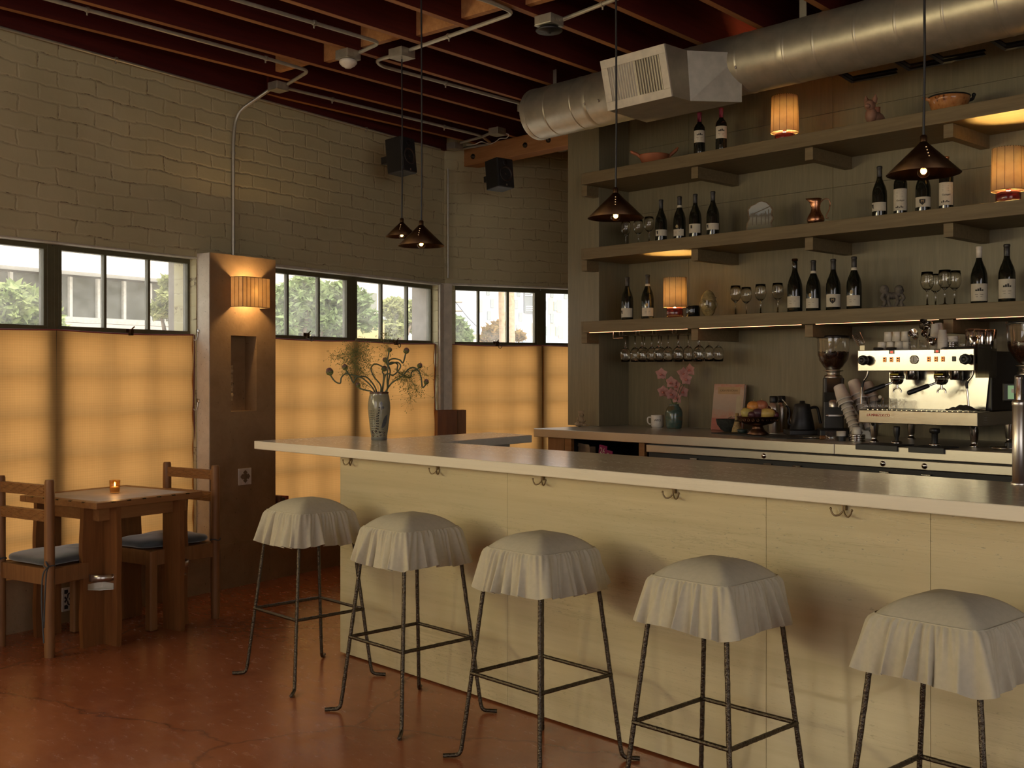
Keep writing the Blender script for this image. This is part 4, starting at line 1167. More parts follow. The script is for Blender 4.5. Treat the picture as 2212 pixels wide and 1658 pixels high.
# ---- glass rack and hanging glasses
def wineglass(parent_lab, loc, grp, flip=False, s=1.0):
    pass
gp = [(.034, 0), (.034, .0015), (.010, .005), (.0042, .012), (.0036, .06), (.0042, .078), (.010, .086), (.024, .098), (.0345, .117), (.0365, .136), (.0345, .16), (.031, .19)]
gin = [(.030, .19), (.0335, .16), (.0355, .136), (.0335, .117), (.023, .0995), (.008, .089), (.0005, .088)]
proto = {}
def glass(lab, loc, grp, flip=False, s=1.0):
    key = 'f' if flip else 'u'
    if key not in proto:
        t = thing('wine_glass', lab, 'wine glass', loc, 0, grp)
        bowl = M(); st = M()
        for mm, prof in ((bowl, gp[6:] + gin), (st, gp[:7])):
            if flip: mm.T = Matrix.Scale(-1, 4, (0, 0, 1))
            mm.lathe(prof, 24, cap=False)
        bowl.build('bowl', MT['rglass'], t); st.build('stem', MT['rglass'], t)
        proto[key] = t; r = t
    else:
        r = dup(proto[key], loc, 0, lab, grp)
    r.scale = (s, s, s)
    return r
rk = thing('glass_rack', 'wire rack for stemmed glasses under the lowest shelf', 'rack', (0, 0, SH[3] - .0805))
fx = [1351, 1387, 1422.5, 1466, 1511]
for px in fx:
    x = ony(px, HY, 5.94).x
    for sg in (-1, 1):
        M().tube([(x + sg*.016, 5.895, -.0), (x + sg*.016, 5.895, -.026), (x + sg*.016, 6.29, -.026), (x + sg*.016, 6.29, 0)], .0028, 6).build('rail_wire', MT['steelp'], rk)
xq = ony(1325, HY, 5.895).x
M().tube([(xq, 5.895, 0), (xq, 5.895, -.045), (xq + .09, 5.895, -.045)], .0035, 6).build('rail_wire', MT['steelp'], rk)
for i, px in enumerate(fx):
    x = ony(px, HY, 5.94).x
    for j in range(3):
        y = 5.94 + .105*j
        glass('upside down wine glass hanging in the wire rack, %s, row %s from the left' % (('front', 'middle', 'back')[j], ('first', 'second', 'third', 'fourth', 'fifth')[i]), (x, y, SH[3] - .080 - .0225), 'wine glasses hanging in the rack', True, 1.0)
# ================================================================ THINGS ON THE SHELVES
YI = 5.97
def sx_(px, y=YI): return ony(px, HY, y).x
def ztop(px, py, y=YI): return ony(px, py, y).z
prof_b = [(.0405, 0), (.0415, .004), (.0415, .13), (.040, .155), (.034, .18), (.0235, .205), (.0165, .225), (.0142, .24), (.0142, .285), (.0158, .287), (.0158, .297), (.0130, .300), (.001, .300)]
prof_x = [(.0365, 0), (.0375, .004), (.0375, .185), (.0355, .20), (.026, .216), (.0165, .226), (.0142, .235), (.0142, .287), (.0158, .289), (.0158, .298), (.0130, .300), (.001, .300)]
def bottle(lab, px, k, kind, lz0, lz1, lw=2.1, foil='capsule', fz=.238, neck=False, motif=None, top=None, y=YI, rot=0.0, badge=False):
    z = SH[k]
    x = sx_(px, y)
    s = 1.0
    if top: s = min(1.12, max(.94, (ztop(px, top, y) - z)/.30))
    prof = prof_b if kind == 'b' else prof_x
    va = atan2(-y, -x)  # towards the viewer
    t = thing('wine_bottle', lab, 'wine bottle', (x, y, z), va + pi/2 + rot, 'wine bottles on the shelves')
    t.scale = (s, s, s)
    M().lathe(prof, 28).build('bottle_body', MT['bottle'], t)
    R = prof[2][0]
    def rad(zz):
        for (r0, z0), (r1, z1) in zip(prof[:-1], prof[1:]):
            if z0 <= zz <= z1 and z1 > z0: return r0 + (r1 - r0)*(zz - z0)/(z1 - z0)
        return R
    lb_ = M().lathe([(R + .0004, lz0), (R + .0006, lz0 + .0005), (R + .0006, lz1 - .0005), (R + .0004, lz1)], 24, cap=False, a0=-pi/2 - lw/2, a1=-pi/2 + lw/2).build('paper_label', MT['label'], t)
    fp = [(r + .0005, zz) for r, zz in prof if zz >= fz - .001]
    M().lathe([(rad(fz) + .0005, fz)] + fp, 20, cap=False).build('foil_cap', MT[foil], t)
    if neck: M().lathe([(rad(.225) + .0008, .222), (.0155, .238)], 20, cap=False).build('neck_label', MT['label'], t)
    if badge: M().ball((-.006, -rad(lz1 + .018) - .0002, lz1 + .018), .010, 10, 8, (.9, .15, 1.2)).build('crest_badge', plain('badge_gold', (.45, .34, .16), .5), t)
    yf = -R - .0012
    h = lz1 - lz0
    if motif == 'M':
        M().prism([(-.017, .010), (-.012, .014), (.012, .014), (.017, .010), (.015, -.006), (0, -.020), (-.015, -.006)], yf - .0006, yf + .006, 'y').build('shield_emblem', MT['ink'], lb_, loc=(-.004, 0, lz0 + h*.52))
        text('letter_emblem', 'M', .021, plain('gold_ink', (.62, .42, .18), .5), lb_, (-.004, yf - .0014, lz0 + h*.54))
    elif motif == 'm':
        M().prism([(-.012, .010), (.004, .013), (.004, -.018), (-.008, -.010)], yf, yf + .010, 'y').build('shield_emblem', MT['ink'], lb_, loc=(-.024, .010, lz0 + h*.55))
    elif motif == 'house':
        m = M()
        for q in range(4): m.box(-.018 + q*.010, -.010 + q*.010, yf, yf + .006, lz0 + h*.58, lz0 + h*(.66 + .05*(q % 3)))
        m.build('house_print', MT['ink'], lb_)
        for q in range(2): M().box(-.020 + .004*q, .020 - .004*q, yf + .001, yf + .004, lz0 + h*(.36 - .12*q), lz0 + h*(.39 - .12*q)).build('print_line', plain('grey_ink', (.25, .22, .17), .7), lb_)
    elif motif == 'square':
        M().box(-.022, -.006, yf + .002, yf + .012, lz0 + h*.5, lz0 + h*.85).build('print_block', MT['ink'], lb_)
    elif motif == 'script':
        text('script_line', 'Gadagnt', .013, MT['ink'], lb_, (.004, yf - .0002, lz0 + h*.45))
        m = M()
        for q in range(5): m.box(-.022 + q*.009, -.017 + q*.009, yf, yf + .010, lz0 + h*.12, lz0 + h*(.16 + .05*(q % 2)))
        m.build('house_print', MT['ink'], lb_)
        for q in range(4): M().box(-.018, .018, yf + .002, yf + .005, lz0 + h*(.62 + .07*q), lz0 + h*(.63 + .07*q)).build('print_line', plain('grey_ink', (.25, .22, .17), .7), lb_)
    else:
        for q in range(2): M().box(-.018, .016 - .008*q, yf + .001, yf + .006, lz0 + h*(.55 - .2*q), lz0 + h*(.59 - .2*q)).build('print_line', plain('grey_ink', (.25, .22, .17), .7), lb_)
    return t
bottle('wine bottle with a magenta foil on the top shelf, left of the pair', 1511, 1, 'x', .095, .175, 2.4, 'redfoil', .236, motif='house', top=None)
bottle('wine bottle with a magenta foil on the top shelf, next to the lit lamp', 1558, 1, 'x', .095, .175, 2.4, 'redfoil', .236, motif='house')
bottle('wine bottle beside the glasses on the middle shelf, emblem at label edge', 1428, 2, 'b', .045, .088, 2.4, motif='m', top=431, rot=.15)
bottle('wine bottle with a grey neck band on the middle shelf', 1468, 2, 'b', .030, .075, 2.0, neck=True, top=424, badge=True, rot=-.3)
bottle('wine bottle with a black square print on the middle shelf', 1502, 2, 'b', .038, .098, 2.3, motif='square', top=419, rot=-.25)
bottle('wine bottle left of the painted stone on the middle shelf', 1540, 2, 'b', .045, .088, 2.4, motif='m', top=413, rot=-.1)
bottle('wine bottle left of the right pendant on the middle shelf', 1900, 2, 'b', .040, .090, 2.4, motif='m', top=359, rot=-.2)
bottle('tall labelled wine bottle behind the left rim of the right pendant', 1945, 2, 'x', .030, .155, 2.5, motif='script', rot=-.1)
bottle('wine bottle with a gold M emblem behind the right pendant', 1994, 2, 'b', .035, .092, 2.5, motif='M')
bottle('tall labelled wine bottle behind the right rim of the right pendant', 2044, 2, 'x', .030, .155, 2.5, 'copper', motif='script', top=338, rot=-.1)
bottle('leftmost wine bottle on the lowest shelf', 1355, 3, 'b', .022, .085, 2.3, motif='m', top=598, rot=-.2)
bottle('wine bottle left of the lit lamp on the lowest shelf', 1399, 3, 'b', .022, .078, 2.2, neck=True, top=593, badge=True)
bottle('sparkling wine bottle with cork coloured top on the lowest shelf', 1717, 3, 'b', .028, .090, 2.0, 'copper', .287, top=558, rot=-.3)
bottle('wine bottle with a grey neck band and crest on the lowest shelf', 1757, 3, 'b', .022, .078, 2.1, neck=True, top=562, badge=True, rot=-.3)
bottle('wine bottle with a gold M emblem on the lowest shelf', 1800, 3, 'b', .022, .095, 2.4, motif='M', top=559)
bottle('wine bottle left of the dark stone carving on the lowest shelf', 1845, 3, 'b', .022, .082, 2.1, neck=True, top=554, badge=True, rot=-.2)
bottle('wine bottle with a white foil near the right end of the lowest shelf', 2115, 3, 'b', .015, .105, 2.4, 'white', .24, motif='house', top=532)
bottle('rightmost wine bottle on the lowest shelf', 2175, 3, 'b', .022, .120, 2.4, motif='house', top=527)
# ---- standing glasses
for px, y, lab in ((1352, 5.99, 'wine glass half hidden by the middle pendant, leftmost of three'), (1379, 6.01, 'wine glass in the middle of three beside the middle pendant'), (1402, 5.95, 'wine glass right of the middle pendant next to a dark bottle')):
    glass(lab, (sx_(px, y), y, SH[2]), 'wine glasses standing on the shelves', False, .98)
for px, y, lab in ((1589, 5.93, 'wine glass right of the clay mask, leftmost of four'), (1612, 6.08, 'wine glass set back, second right of the clay mask'), (1643, 5.95, 'wine glass third right of the clay mask'), (1680, 5.95, 'wine glass next to the sparkling wine bottle'),
                   (2003, 5.91, 'wine glass right of the dark stone carving'), (2021, 6.07, 'wine glass set back between taller looking glasses at right'), (2041, 5.87, 'front wine glass of the right hand cluster'), (2062, 5.95, 'wine glass nearest the white foil bottle')):
    glass(lab, (sx_(px, y), y, SH[3]), 'wine glasses standing on the shelves', False, 1.0)
# ---- little lamps
def shelf_lamp(lab, px, k, dia, hs, bh, energy, y=YI, tap=0.93):
    t = thing('table_lamp', lab, 'lamp', (sx_(px, y), y, SH[k]), 0, 'parchment lamps on the shelves')
    r = dia/2
    M().lathe([(r*.66, 0), (r*.72, .006), (r*.72, bh - .008), (r*.66, bh), (.012, bh + .002), (.012, bh + .03)], 32, fn=lambda a, z: 1 + .025*cos(14*a)).build('lamp_base', MT['oxblood'], t)
    zb = bh + .006
    M().lathe([(r, zb), (r*tap, zb + hs)], 40, cap=False).build('lamp_shade', MT['parch'], t, solid=.0012)
    m = M()
    for i in range(12):
        a = 2*pi*i/12 + .2
        m.tube([((r + .0008)*cos(a), (r + .0008)*sin(a), zb), ((r*tap + .0008)*cos(a), (r*tap + .0008)*sin(a), zb + hs)], .0011, 4)
    for i in range(36):
        a = 2*pi*i/36
        m.ball((r*tap*cos(a), r*tap*sin(a), zb + hs), .0028, 6, 4)
    m.torus((0, 0, zb), r, .0015, 40, 5)
    m.build('stitching', MT['seam'], t)
    M().ball((0, 0, zb + hs*.45), .016, 12, 8).build('light_bulb', MT['bulb'], t)
    l = bpy.data.lights.new('lamp_light', 'POINT'); l.energy = energy; l.color = (1, .66, .25); l.shadow_soft_size = .018
    o = bpy.data.objects.new('lamp_light', l); o.location = (sx_(px, y), y, SH[k] + zb + hs*.45 + .0); COL.objects.link(o)
shelf_lamp('lit parchment lamp on the top shelf', 1695, 1, .172, .225, .055, 95)
shelf_lamp('lit parchment lamp on the middle shelf at the right edge', 2178, 2, .172, .225, .06, 95, 5.93)
shelf_lamp('lit parchment lamp on the lowest shelf', 1458, 3, .158, .198, .072, 66, YI, .98)
# ---- terracotta dish
t = thing('terracotta_dish', 'small terracotta dish with two raised handles on the top shelf', 'dish', (sx_(1413), YI, SH[1]), YAW)
M().lathe([(.06, 0), (.085, .02), (.105, .062), (.108, .07), (.10, .07), (.082, .025), (.001, .012)], 32).build('bowl', MT['terra'], t)
for sg in (-1, 1): M().tube(smooth_path([(sg*.085, 0, .05), (sg*.115, 0, .075), (sg*.15, 0, .105 if sg > 0 else .09), (sg*.165, 0, .125 if sg > 0 else .10)], 4), [.012]*10 + [.008]*3, 8).build('handle', MT['terra'], t)
# ---- dog figurine
t = thing('dog_figurine', 'small clay dog vessel with pricked ears on the top shelf', 'figurine', (sx_(1887), YI, SH[1]), YAW + .85)
clay = plain('dog_clay', (.30, .15, .09), .6, var=.25)
M().ball((.03, 0, .045), .055, 20, 12, (1.35, .9, .82)).ball((-.035, 0, .06), .04, 16, 10, (.9, .85, 1.2)).ball((-.05, 0, .115), .034, 16, 12, (1.1, .9, 1)).ball((-.082, -.0, .105), .019, 12, 8, (1.2, .9, .8)).build('dog_body', clay, t)
for sg in (-1, 1): M().tube([(-.042, sg*.02, .13), (-.04, sg*.027, .155), (-.04, sg*.03, .178)], [.017, .014, .002], 10).build('ear', clay, t)
M().lathe([(.022, .08), (.020, .115), (.022, .12), (.016, .12), (.014, .09)], 18, (.045, 0, 0)).build('spout', MT['terra'], t)
# ---- glazed pot
t = thing('glazed_pot', 'amber glazed clay pot with dark rim and knob handles on the top shelf', 'pot', (sx_(2050, 5.99), 5.99, SH[1]), YAW)
gl = N('amber_glaze'); gn = gl.noise(gl.coord(), 30, 4, .6)
gl.set(Base_Color=gl.ramp(gn, [(.32, (.05, .02, .01)), (.40, (.40, .16, .05)), (.7, (.52, .25, .09))]), Roughness=.14)
M().lathe([(.075, 0), (.09, .02), (.108, .07), (.112, .092), (.106, .094), (.10, .07), (.08, .02), (.001, .015)], 36).build('pot_body', gl.m, t)
M().torus((0, 0, .093), .109, .005, 36, 8).build('dark_rim', MT['black'], t)
for sg in (-1, 1): M().tube(smooth_path([(sg*.10, 0, .075), (sg*.13, 0, .085), (sg*.138, 0, .105 if sg > 0 else .088)], 4), .009, 8).ball((sg*.138, 0, .108 if sg > 0 else .088), .012, 10, 8).build('handle', gl.m if sg < 0 else MT['black'], t)
# ---- painted stone
t = thing('painted_stone', 'flat stone slab painted with a pale village scene on the middle shelf', 'ornament', (sx_(1640, 6.01), 6.01, SH[2]), YAW*.75)
rn = random.Random(3)
pts = [(-.085, 0), (.08, 0), (.085, .03), (.078, .06), (.092, .09), (.080, .12), (.088, .15), (.07, .175), (.05, .195), (.02, .205), (-.0, .203), (-.03, .185), (-.055, .175), (-.075, .15), (-.072, .12), (-.066, .09), (-.08, .06), (-.084, .03)]
M().prism(pts, -.012, .018, 'y').build('slab', plain('slab_edge', (.22, .15, .08), .8, var=.4, sc=40, bump=.4), t, bevel=.004)
pn_ = N('stone_picture')
g = pn_.n('ShaderNodeSeparateXYZ'); pn_.l(pn_.coord(), g.inputs[0])
nz = pn_.noise(pn_.map((16, 1, 22)), 1.4, 5, .7, .4)
zz = pn_.math('ADD', pn_.math('MULTIPLY', g.outputs[2], 5.0), pn_.math('MULTIPLY', nz, .35))
pn_.set(Base_Color=pn_.ramp(zz, [(.15, (.10, .085, .045)), (.45, (.22, .19, .11)), (.62, (.30, .28, .20)), (.74, (.14, .12, .08)), (.82, (.33, .36, .34)), (1.0, (.44, .44, .38))]), Roughness=.55)
M().prism([(x*.88, .008 + z*.93) for x, z in pts], -.0135, -.0115, 'y').build('painted_face', pn_.m, t)
m = M()
for i, x in enumerate((-.045, -.02, .01, .035, .055)): m.box(x, x + .006, -.0148, -.0134, .05, .10 + .012*i)
m.prism([(-.055, .11), (.07, .165), (.07, .172), (-.055, .117)], -.0148, -.0134, 'y')
m.build('painted_porch', plain('porch_paint', (.16, .13, .085), .6), t)
# ---- black box and pitcher
t = thing('black_box', 'small flat black box behind the copper pitcher', 'box', (sx_(1724, 6.14), 6.14, SH[2]), 0)
M().box(-.06, .07, -.03, .03, 0, .045).build('box_body', MT['black'], t, bevel=.003)
M().box(-.01, -.004, -.0312, -.029, .018, .024).build('indicator', MT['white'], t)
t = thing('copper_pitcher', 'small copper pitcher with a thin curled handle on the middle shelf', 'pitcher', (sx_(1762, 5.93), 5.93, SH[2]), YAW)
def lip(a, z):
    return 1 + (.75*max(0, cos(a - pi))**6 if z > .15 else .25*max(0, cos(a - pi))**6 if z > .12 else 0)
M().lathe([(.035, 0), (.047, .012), (.052, .032), (.046, .052), (.032, .075), (.026, .10), (.030, .135), (.036, .158), (.034, .158), (.028, .135), (.024, .10)], 32, fn=lip).build('pitcher_body', MT['copper'], t)
M().tube(smooth_path([(.030, 0, .135), (.05, 0, .155), (.075, 0, .155), (.088, 0, .13), (.080, 0, .09), (.065, 0, .06), (.062, 0, .045), (.07, 0, .038), (.077, 0, .045)], 5), .003, 8).build('handle', MT['copper'], t)
# ---- black mug and clay mask
t = thing('black_mug', 'short glossy black cup between the lamp and the clay mask', 'cup', (sx_(1497, 5.95), 5.95, SH[3]))
M().lathe([(.042, 0), (.046, .01), (.047, .07), (.045, .078), (.042, .078), (.043, .012), (.001, .01)], 28, fn=lambda a, z: 1 + .03*cos(8*a)).build('cup_body', plain('black_glaze', (.008, .009, .008), .08), t)
t = thing('clay_mask', 'olive glazed clay head with a carved face on the lowest shelf', 'ornament', (sx_(1530, 5.93), 5.93, SH[3]), YAW*.6)
mk = plain('olive_glaze', (.27, .20, .085), .16, var=.4, sc=30)
m = M().ball((0, 0, .085), .052, 24, 18, (1, .8, 1.72)).build('head', mk, t)
m = M().prism([(-.008, .06), (.008, .06), (.005, .105), (-.005, .105)], -.058, -.03, 'y').ball((0, -.052, .064), .012, 10, 8)
for sg in (-1, 1):
    m.ball((sg*.02, -.038, .098), .010, 10, 8, (1.3, .7, .7)); m.ball((sg*.024, -.034, .112), .012, 10, 8, (1.4, .6, .35)); m.ball((sg*.052, 0, .08), .014, 10, 8, (.5, .8, 1.6))
m.ball((0, -.040, .040), .014, 12, 8, (1.4, .6, .5)).build('facial_features', mk, t)
M().box(.03, .052, -.006, .006, .12, .125).build('rim_notch', MT['ink'], t)
# ---- stone carving: two crouched figures back to back
t = thing('stone_carving', 'dark stone carving of two crouched figures on the lowest shelf', 'sculpture', (sx_(1926, 5.93), 5.93, SH[3]), YAW)
m = M()
m.box(-.07, .07, -.025, .025, 0, .012)
for sg in (-1, 1):
    m.ball((sg*.042, 0, .105), .026, 14, 10, (1, .9, 1.05)); m.ball((sg*.058, -.004, .098), .012, 8, 6); m.ball((sg*.05, -.018, .108), .008, 8, 6)
    m.tube(smooth_path([(sg*.04, 0, .09), (sg*.03, 0, .075), (0, 0, .068)], 4), [.020]*9, 10)
    m.tube(smooth_path([(sg*.05, -.014, .08), (sg*.062, -.018, .055), (sg*.045, -.02, .035), (sg*.055, -.02, .010)], 4), .011, 8)
    m.tube(smooth_path([(sg*.022, -.012, .07), (sg*.028, -.02, .045), (sg*.018, -.018, .010)], 4), .010, 8)
m.tube([(-.03, 0, .07), (.03, 0, .07)], .016, 10)
m.build('carved_body', MT['stone'], t)
# ================================================================ THINGS ON THE STEEL COUNTER
ZK = 1.0503
def at(px, y, z=ZK): q = ony(px, HY, y); return Vector((q.x, y, z))
# ---- idol
t = thing('clay_idol', 'small pale clay idol seated at the left end of the steel counter', 'figurine', at(1255, 5.88), YAW)
cl = plain('pale_clay', (.36, .26, .15), .8, var=.25, sc=40, bump=.3)
m = M().ball((-.01, 0, .018), .03, 14, 10, (1.3, .9, .6)).ball((0, 0, .048), .022, 14, 10, (1, .85, 1.2)).ball((.002, 0, .082), .018, 14, 10, (1.1, .9, .9)).box(-.022, .026, -.010, .010, .096, .114)
for sg in (-1, 1): m.ball((sg*.012, -.012, .084), .007, 8, 6).ball((sg*.026, -.018, .012), .012, 10, 8, (1.5, 1, .8)).tube([(sg*.02, 0, .06), (sg*.03, -.012, .04), (sg*.012, -.02, .03)], .007, 8)
m.build('idol_body', cl, t)
# ---- mug
t = thing('coffee_mug', 'cream mug with dark lettering on the steel counter', 'mug', at(1420, 6.18), YAW)
M().lathe([(.036, 0), (.043, .006), (.046, .02), (.046, .086), (.0445, .089), (.042, .086), (.042, .014), (.001, .010)], 32).build('mug_body', MT['white'], t)
M().tube(smooth_path([(-.044, 0, .072), (-.066, 0, .070), (-.070, 0, .045), (-.060, 0, .026), (-.044, 0, .024)], 5), .0055, 8).build('handle', MT['white'], t)
text('lettering', 'WKS', .022, MT['ink'], t, (-.006, -.0468, .052))
# ---- green vase with orchids
t = thing('green_vase', 'mottled green stoneware vase holding pink orchids', 'vase', at(1456, 6.15), 0)
gg = N('green_glaze'); g1 = gg.noise(gg.map((1, 1, 3)), 12, 5, .65, .5)
gg.set(Base_Color=gg.ramp(g1, [(.3, (.035, .07, .055)), (.5, (.075, .125, .10)), (.62, (.15, .11, .05)), (.75, (.06, .05, .025))]), Roughness=.14)
M().lathe([(.048, 0), (.055, .008), (.059, .05), (.060, .11), (.052, .138), (.038, .155), (.034, .166), (.037, .17), (.031, .17), (.030, .155), (.02, .14)], 32).build('vase_body', gg.m, t)
pet = N('orchid_petal'); pn1 = pet.noise(pet.coord(), 30, 3)
pcol = pet.ramp(pn1, [(.3, (.55, .25, .22)), (.7, (.68, .38, .33))]); pet.set(Base_Color=pcol, Roughness=.55)
ptr = pet.n('ShaderNodeBsdfTranslucent'); pet.l(pcol, ptr.inputs[0]); pmx = pet.n('ShaderNodeMixShader'); pmx.inputs[0].default_value = .3
pet.l(pet.b.outputs[0], pmx.inputs[1]); pet.l(ptr.outputs[0], pmx.inputs[2]); pet.l(pmx.outputs[0], pet.out.inputs[0])
stemm = plain('stem_green', (.10, .14, .05), .6); lipm = plain('orchid_lip', (.50, .17, .13), .5)
def petal(m, c, d, up, L, wd, curl):
    d = d.normalized(); sd = d.cross(up).normalized(); nn = sd.cross(d).normalized()
    def fn(u, v):
        w_ = wd*sin(pi*min(1, .08 + .92*v)**.8)*(u - .5)*2
        return tuple(Vector(c) + d*(L*v) + sd*w_ + nn*(curl*(v**2) - .25*abs(u - .5)*wd))
    m.grid(fn, 4, 6)
rn = random.Random(9)
ob = at(1456, 6.15)
for k, (px, py) in enumerate(((1429, 807), (1450, 825), (1462, 833), (1476, 806), (1491, 798), (1433, 845), (1449, 850), (1462, 858), (1475, 845), (1482, 818))):
    c = ony(px, py, 6.12 + .03*(k % 3))
    fl = thing('orchid_flower', 'pink orchid bloom in the green vase, %s' % ('far left of the spray', 'upper left middle of the spray', 'centre of the spray', 'upper right of the spray', 'topmost of the spray', 'lower left of the spray', 'low middle left, near the vase mouth', 'lowest, hanging over the vase rim', 'lower right of the spray', 'right side below the topmost bloom')[k], 'flower', c, YAW*.7 + rn.uniform(-.6, .6), 'pink orchids')
    m = M()
    for i in range(5):
        a = pi/2 + 2*pi*i/5
        petal(m, (0, 0, 0), Vector((cos(a), -.55 + (.4 if i % 2 else 0), sin(a))), Vector((0, -1, 0)), .046 if i % 2 else .042, .022, -.014)
    m.build('petals', pet.m, fl)
    m = M(); m.ball((0, -.012, -.006), .009, 10, 8, (1, 1.2, .9)); petal(m, (0, -.008, -.004), Vector((0, -.7, -.7)), Vector((0, -1, .6)), .024, .012, .012)
    m.build('lip', lipm, fl)
    pth = [ob + Vector((.002*k - .01, .004*(k % 3), .15)), (ob + Vector((0, 0, .15))).lerp(c, .55) + Vector((0, .01, .012)), c + Vector((0, .01, 0))]
    L_ = [p_ - c for p_ in pth]
    rr = Matrix.Rotation(-fl.rotation_euler.z, 3, 'Z')
    M().tube(smooth_path([rr @ p_ for p_ in L_], 5), .0024, 6).build('stem', stemm, fl)
# ---- cook book against the wall
t = thing('cook_book', 'large pink and tan cook book leaning on the oak wall', 'book', (at(1570, 6.20)), 0, rot=(radians(-9), 0, radians(6)))
cv = N('cover_print'); g = cv.n('ShaderNodeSeparateXYZ'); cv.l(cv.coord(), g.inputs[0]); nz = cv.noise(cv.map((8, 1, 14)), 3, 5, .7, .5)
zz = cv.math('ADD', cv.math('MULTIPLY', g.outputs[2], 2.2), cv.math('MULTIPLY', nz, .35))
cv.set(Base_Color=cv.ramp(zz, [(.20, (.40, .10, .05)), (.38, (.42, .20, .12)), (.5, (.38, .27, .19)), (.75, (.45, .30, .20)), (.9, (.42, .16, .09))]), Roughness=.35)
M().box(-.115, .115, -.012, -.008, 0, .315).box(-.115, .115, .014, .018, 0, .315).box(-.118, -.114, -.012, .018, 0, .315).build('cover', cv.m, t)
M().box(-.11, .111, -.008, .014, .004, .311).build('pages', MT['paper'], t)
M().box(-.085, .085, -.0128, -.0118, .245, .295).build('title_panel', plain('title_tan', (.40, .24, .11), .5), t)
text('title_lettering', 'CASA MEXICANA', .021, plain('title_ink', (.16, .10, .035), .5), t, (0, -.0131, .270), sx=.82)
M().box(-.115, .06, -.0126, -.0119, .0, .08).build('red_band', plain('red_band', (.42, .10, .06), .4), t)
M().box(.062, .10, -.0126, -.0119, .02, .235).build('side_stripe', plain('stripe_tan', (.42, .33, .20), .5), t)
# ---- stone mortar, whisk broom
t = thing('stone_mortar', 'rough black stone mortar bowl left of the fruit bowl', 'mortar', at(1574, 6.08))
M().lathe([(.03, 0), (.05, .012), (.075, .045), (.082, .075), (.083, .082), (.074, .082), (.066, .05), (.001, .028)], 28, fn=lambda a, z: 1 + .12*max(0, cos(a - pi))**14).build('mortar_bowl', plain('lava_stone', (.035, .038, .032), .9, var=.5, sc=60, bump=.6), t)
t = thing('wire_whisk', 'small wire whisk resting in the stone mortar', 'whisk', at(1582, 6.08, ZK + .085), .3)
m = M()
for i in range(5): m.tube([(-.03 + .09*j/10, .016*sin(pi*j/10)*cos(i*pi/5), .004 + .016*sin(pi*j/10)*abs(sin(i*pi/5))) for j in range(11)], .0012, 4)
m.build('whisk_wires', MT['steelp'], t)
t = thing('hand_broom', 'little straw hand broom standing beside the fruit bowl', 'brush', at(1592, 6.0))
straw = plain('straw', (.42, .30, .13), .8, var=.4, sc=80)
M().lathe([(.001, .0), (.036, .002), (.030, .03), (.018, .065), (.014, .085), (.013, .125), (.001, .127)], 16).build('straw_bundle', straw, t)
M().torus((0, 0, .075), .0165, .0022, 16, 5).torus((0, 0, .081), .0158, .0022, 16, 5).build('binding', MT['black'], t)
t = thing('small_cup', 'small dark green cup under the hand broom', 'cup', at(1604, 5.90))
M().lathe([(.018, 0), (.03, .01), (.034, .03), (.031, .03), (.001, .012)], 18).build('cup_body', plain('dark_green', (.03, .045, .04), .3), t)
# ---- black mat
o = M().prism([(at(1536, 5.80).x, 5.80), (at(1700, 5.60).x, 5.60), (at(1772, 5.80).x, 5.80), (at(1610, 6.02).x, 6.02)], ZK, ZK + .006).build('bar_mat', MT['rubber'], bevel=.001)
tag(o, 'thin black bar mat lying under the footed fruit bowl', 'mat')
# ---- fruit bowl
fb = at(1637, 5.82, ZK + .0065)
t = thing('fruit_bowl', 'dark copper footed bowl with a beaded rim full of fruit', 'bowl', fb)
dk = metal('dark_copper', (.16, .085, .05), .35, None, .3, 60)
M().lathe([(.066, 0), (.068, .004), (.040, .03), (.030, .052), (.045, .058), (.085, .066), (.115, .085), (.126, .108), (.129, .112), (.122, .112), (.105, .09), (.001, .07)], 40).build('footed_body', dk, t)
m = M()
for i in range(26):
    a = 2*pi*i/26; m.torus((.122*cos(a), .122*sin(a), .092), .008, .0018, 10, 5, 'y' if abs(sin(a)) > .7 else 'x')
m.torus((0, 0, .109), .126, .004, 40, 6)
m.build('rim_beads', dk, t)
fruit_spec = [('pear', -.075, -.02, .135, .034, (.46, .36, .10), 'green yellow pear at the left of the fruit bowl'), ('orange', -.028, .0, .172, .040, (.62, .25, .05), 'orange on top of the fruit bowl'), ('peach', .022, .0, .176, .042, (.40, .14, .07), 'reddish peach on top of the fruit bowl'),
    ('plum', -.012, -.05, .135, .032, (.075, .03, .04), 'dark plum at the front of the fruit bowl'), ('mango', .045, -.055, .132, .038, (.58, .40, .11), 'large yellow fruit at the front right of the fruit bowl'), ('plum', .088, .0, .132, .030, (.12, .035, .035), 'dark red plum at the right end of the fruit bowl'),
    ('plum', .06, .03, .152, .031, (.13, .04, .035), 'red plum behind the yellow fruit'), ('plum', -.05, -.055, .124, .024, (.085, .03, .035), 'small plum between pear and front plum'), ('plum', .095, -.045, .122, .026, (.09, .02, .03), 'small dark plum beside the yellow fruit')]
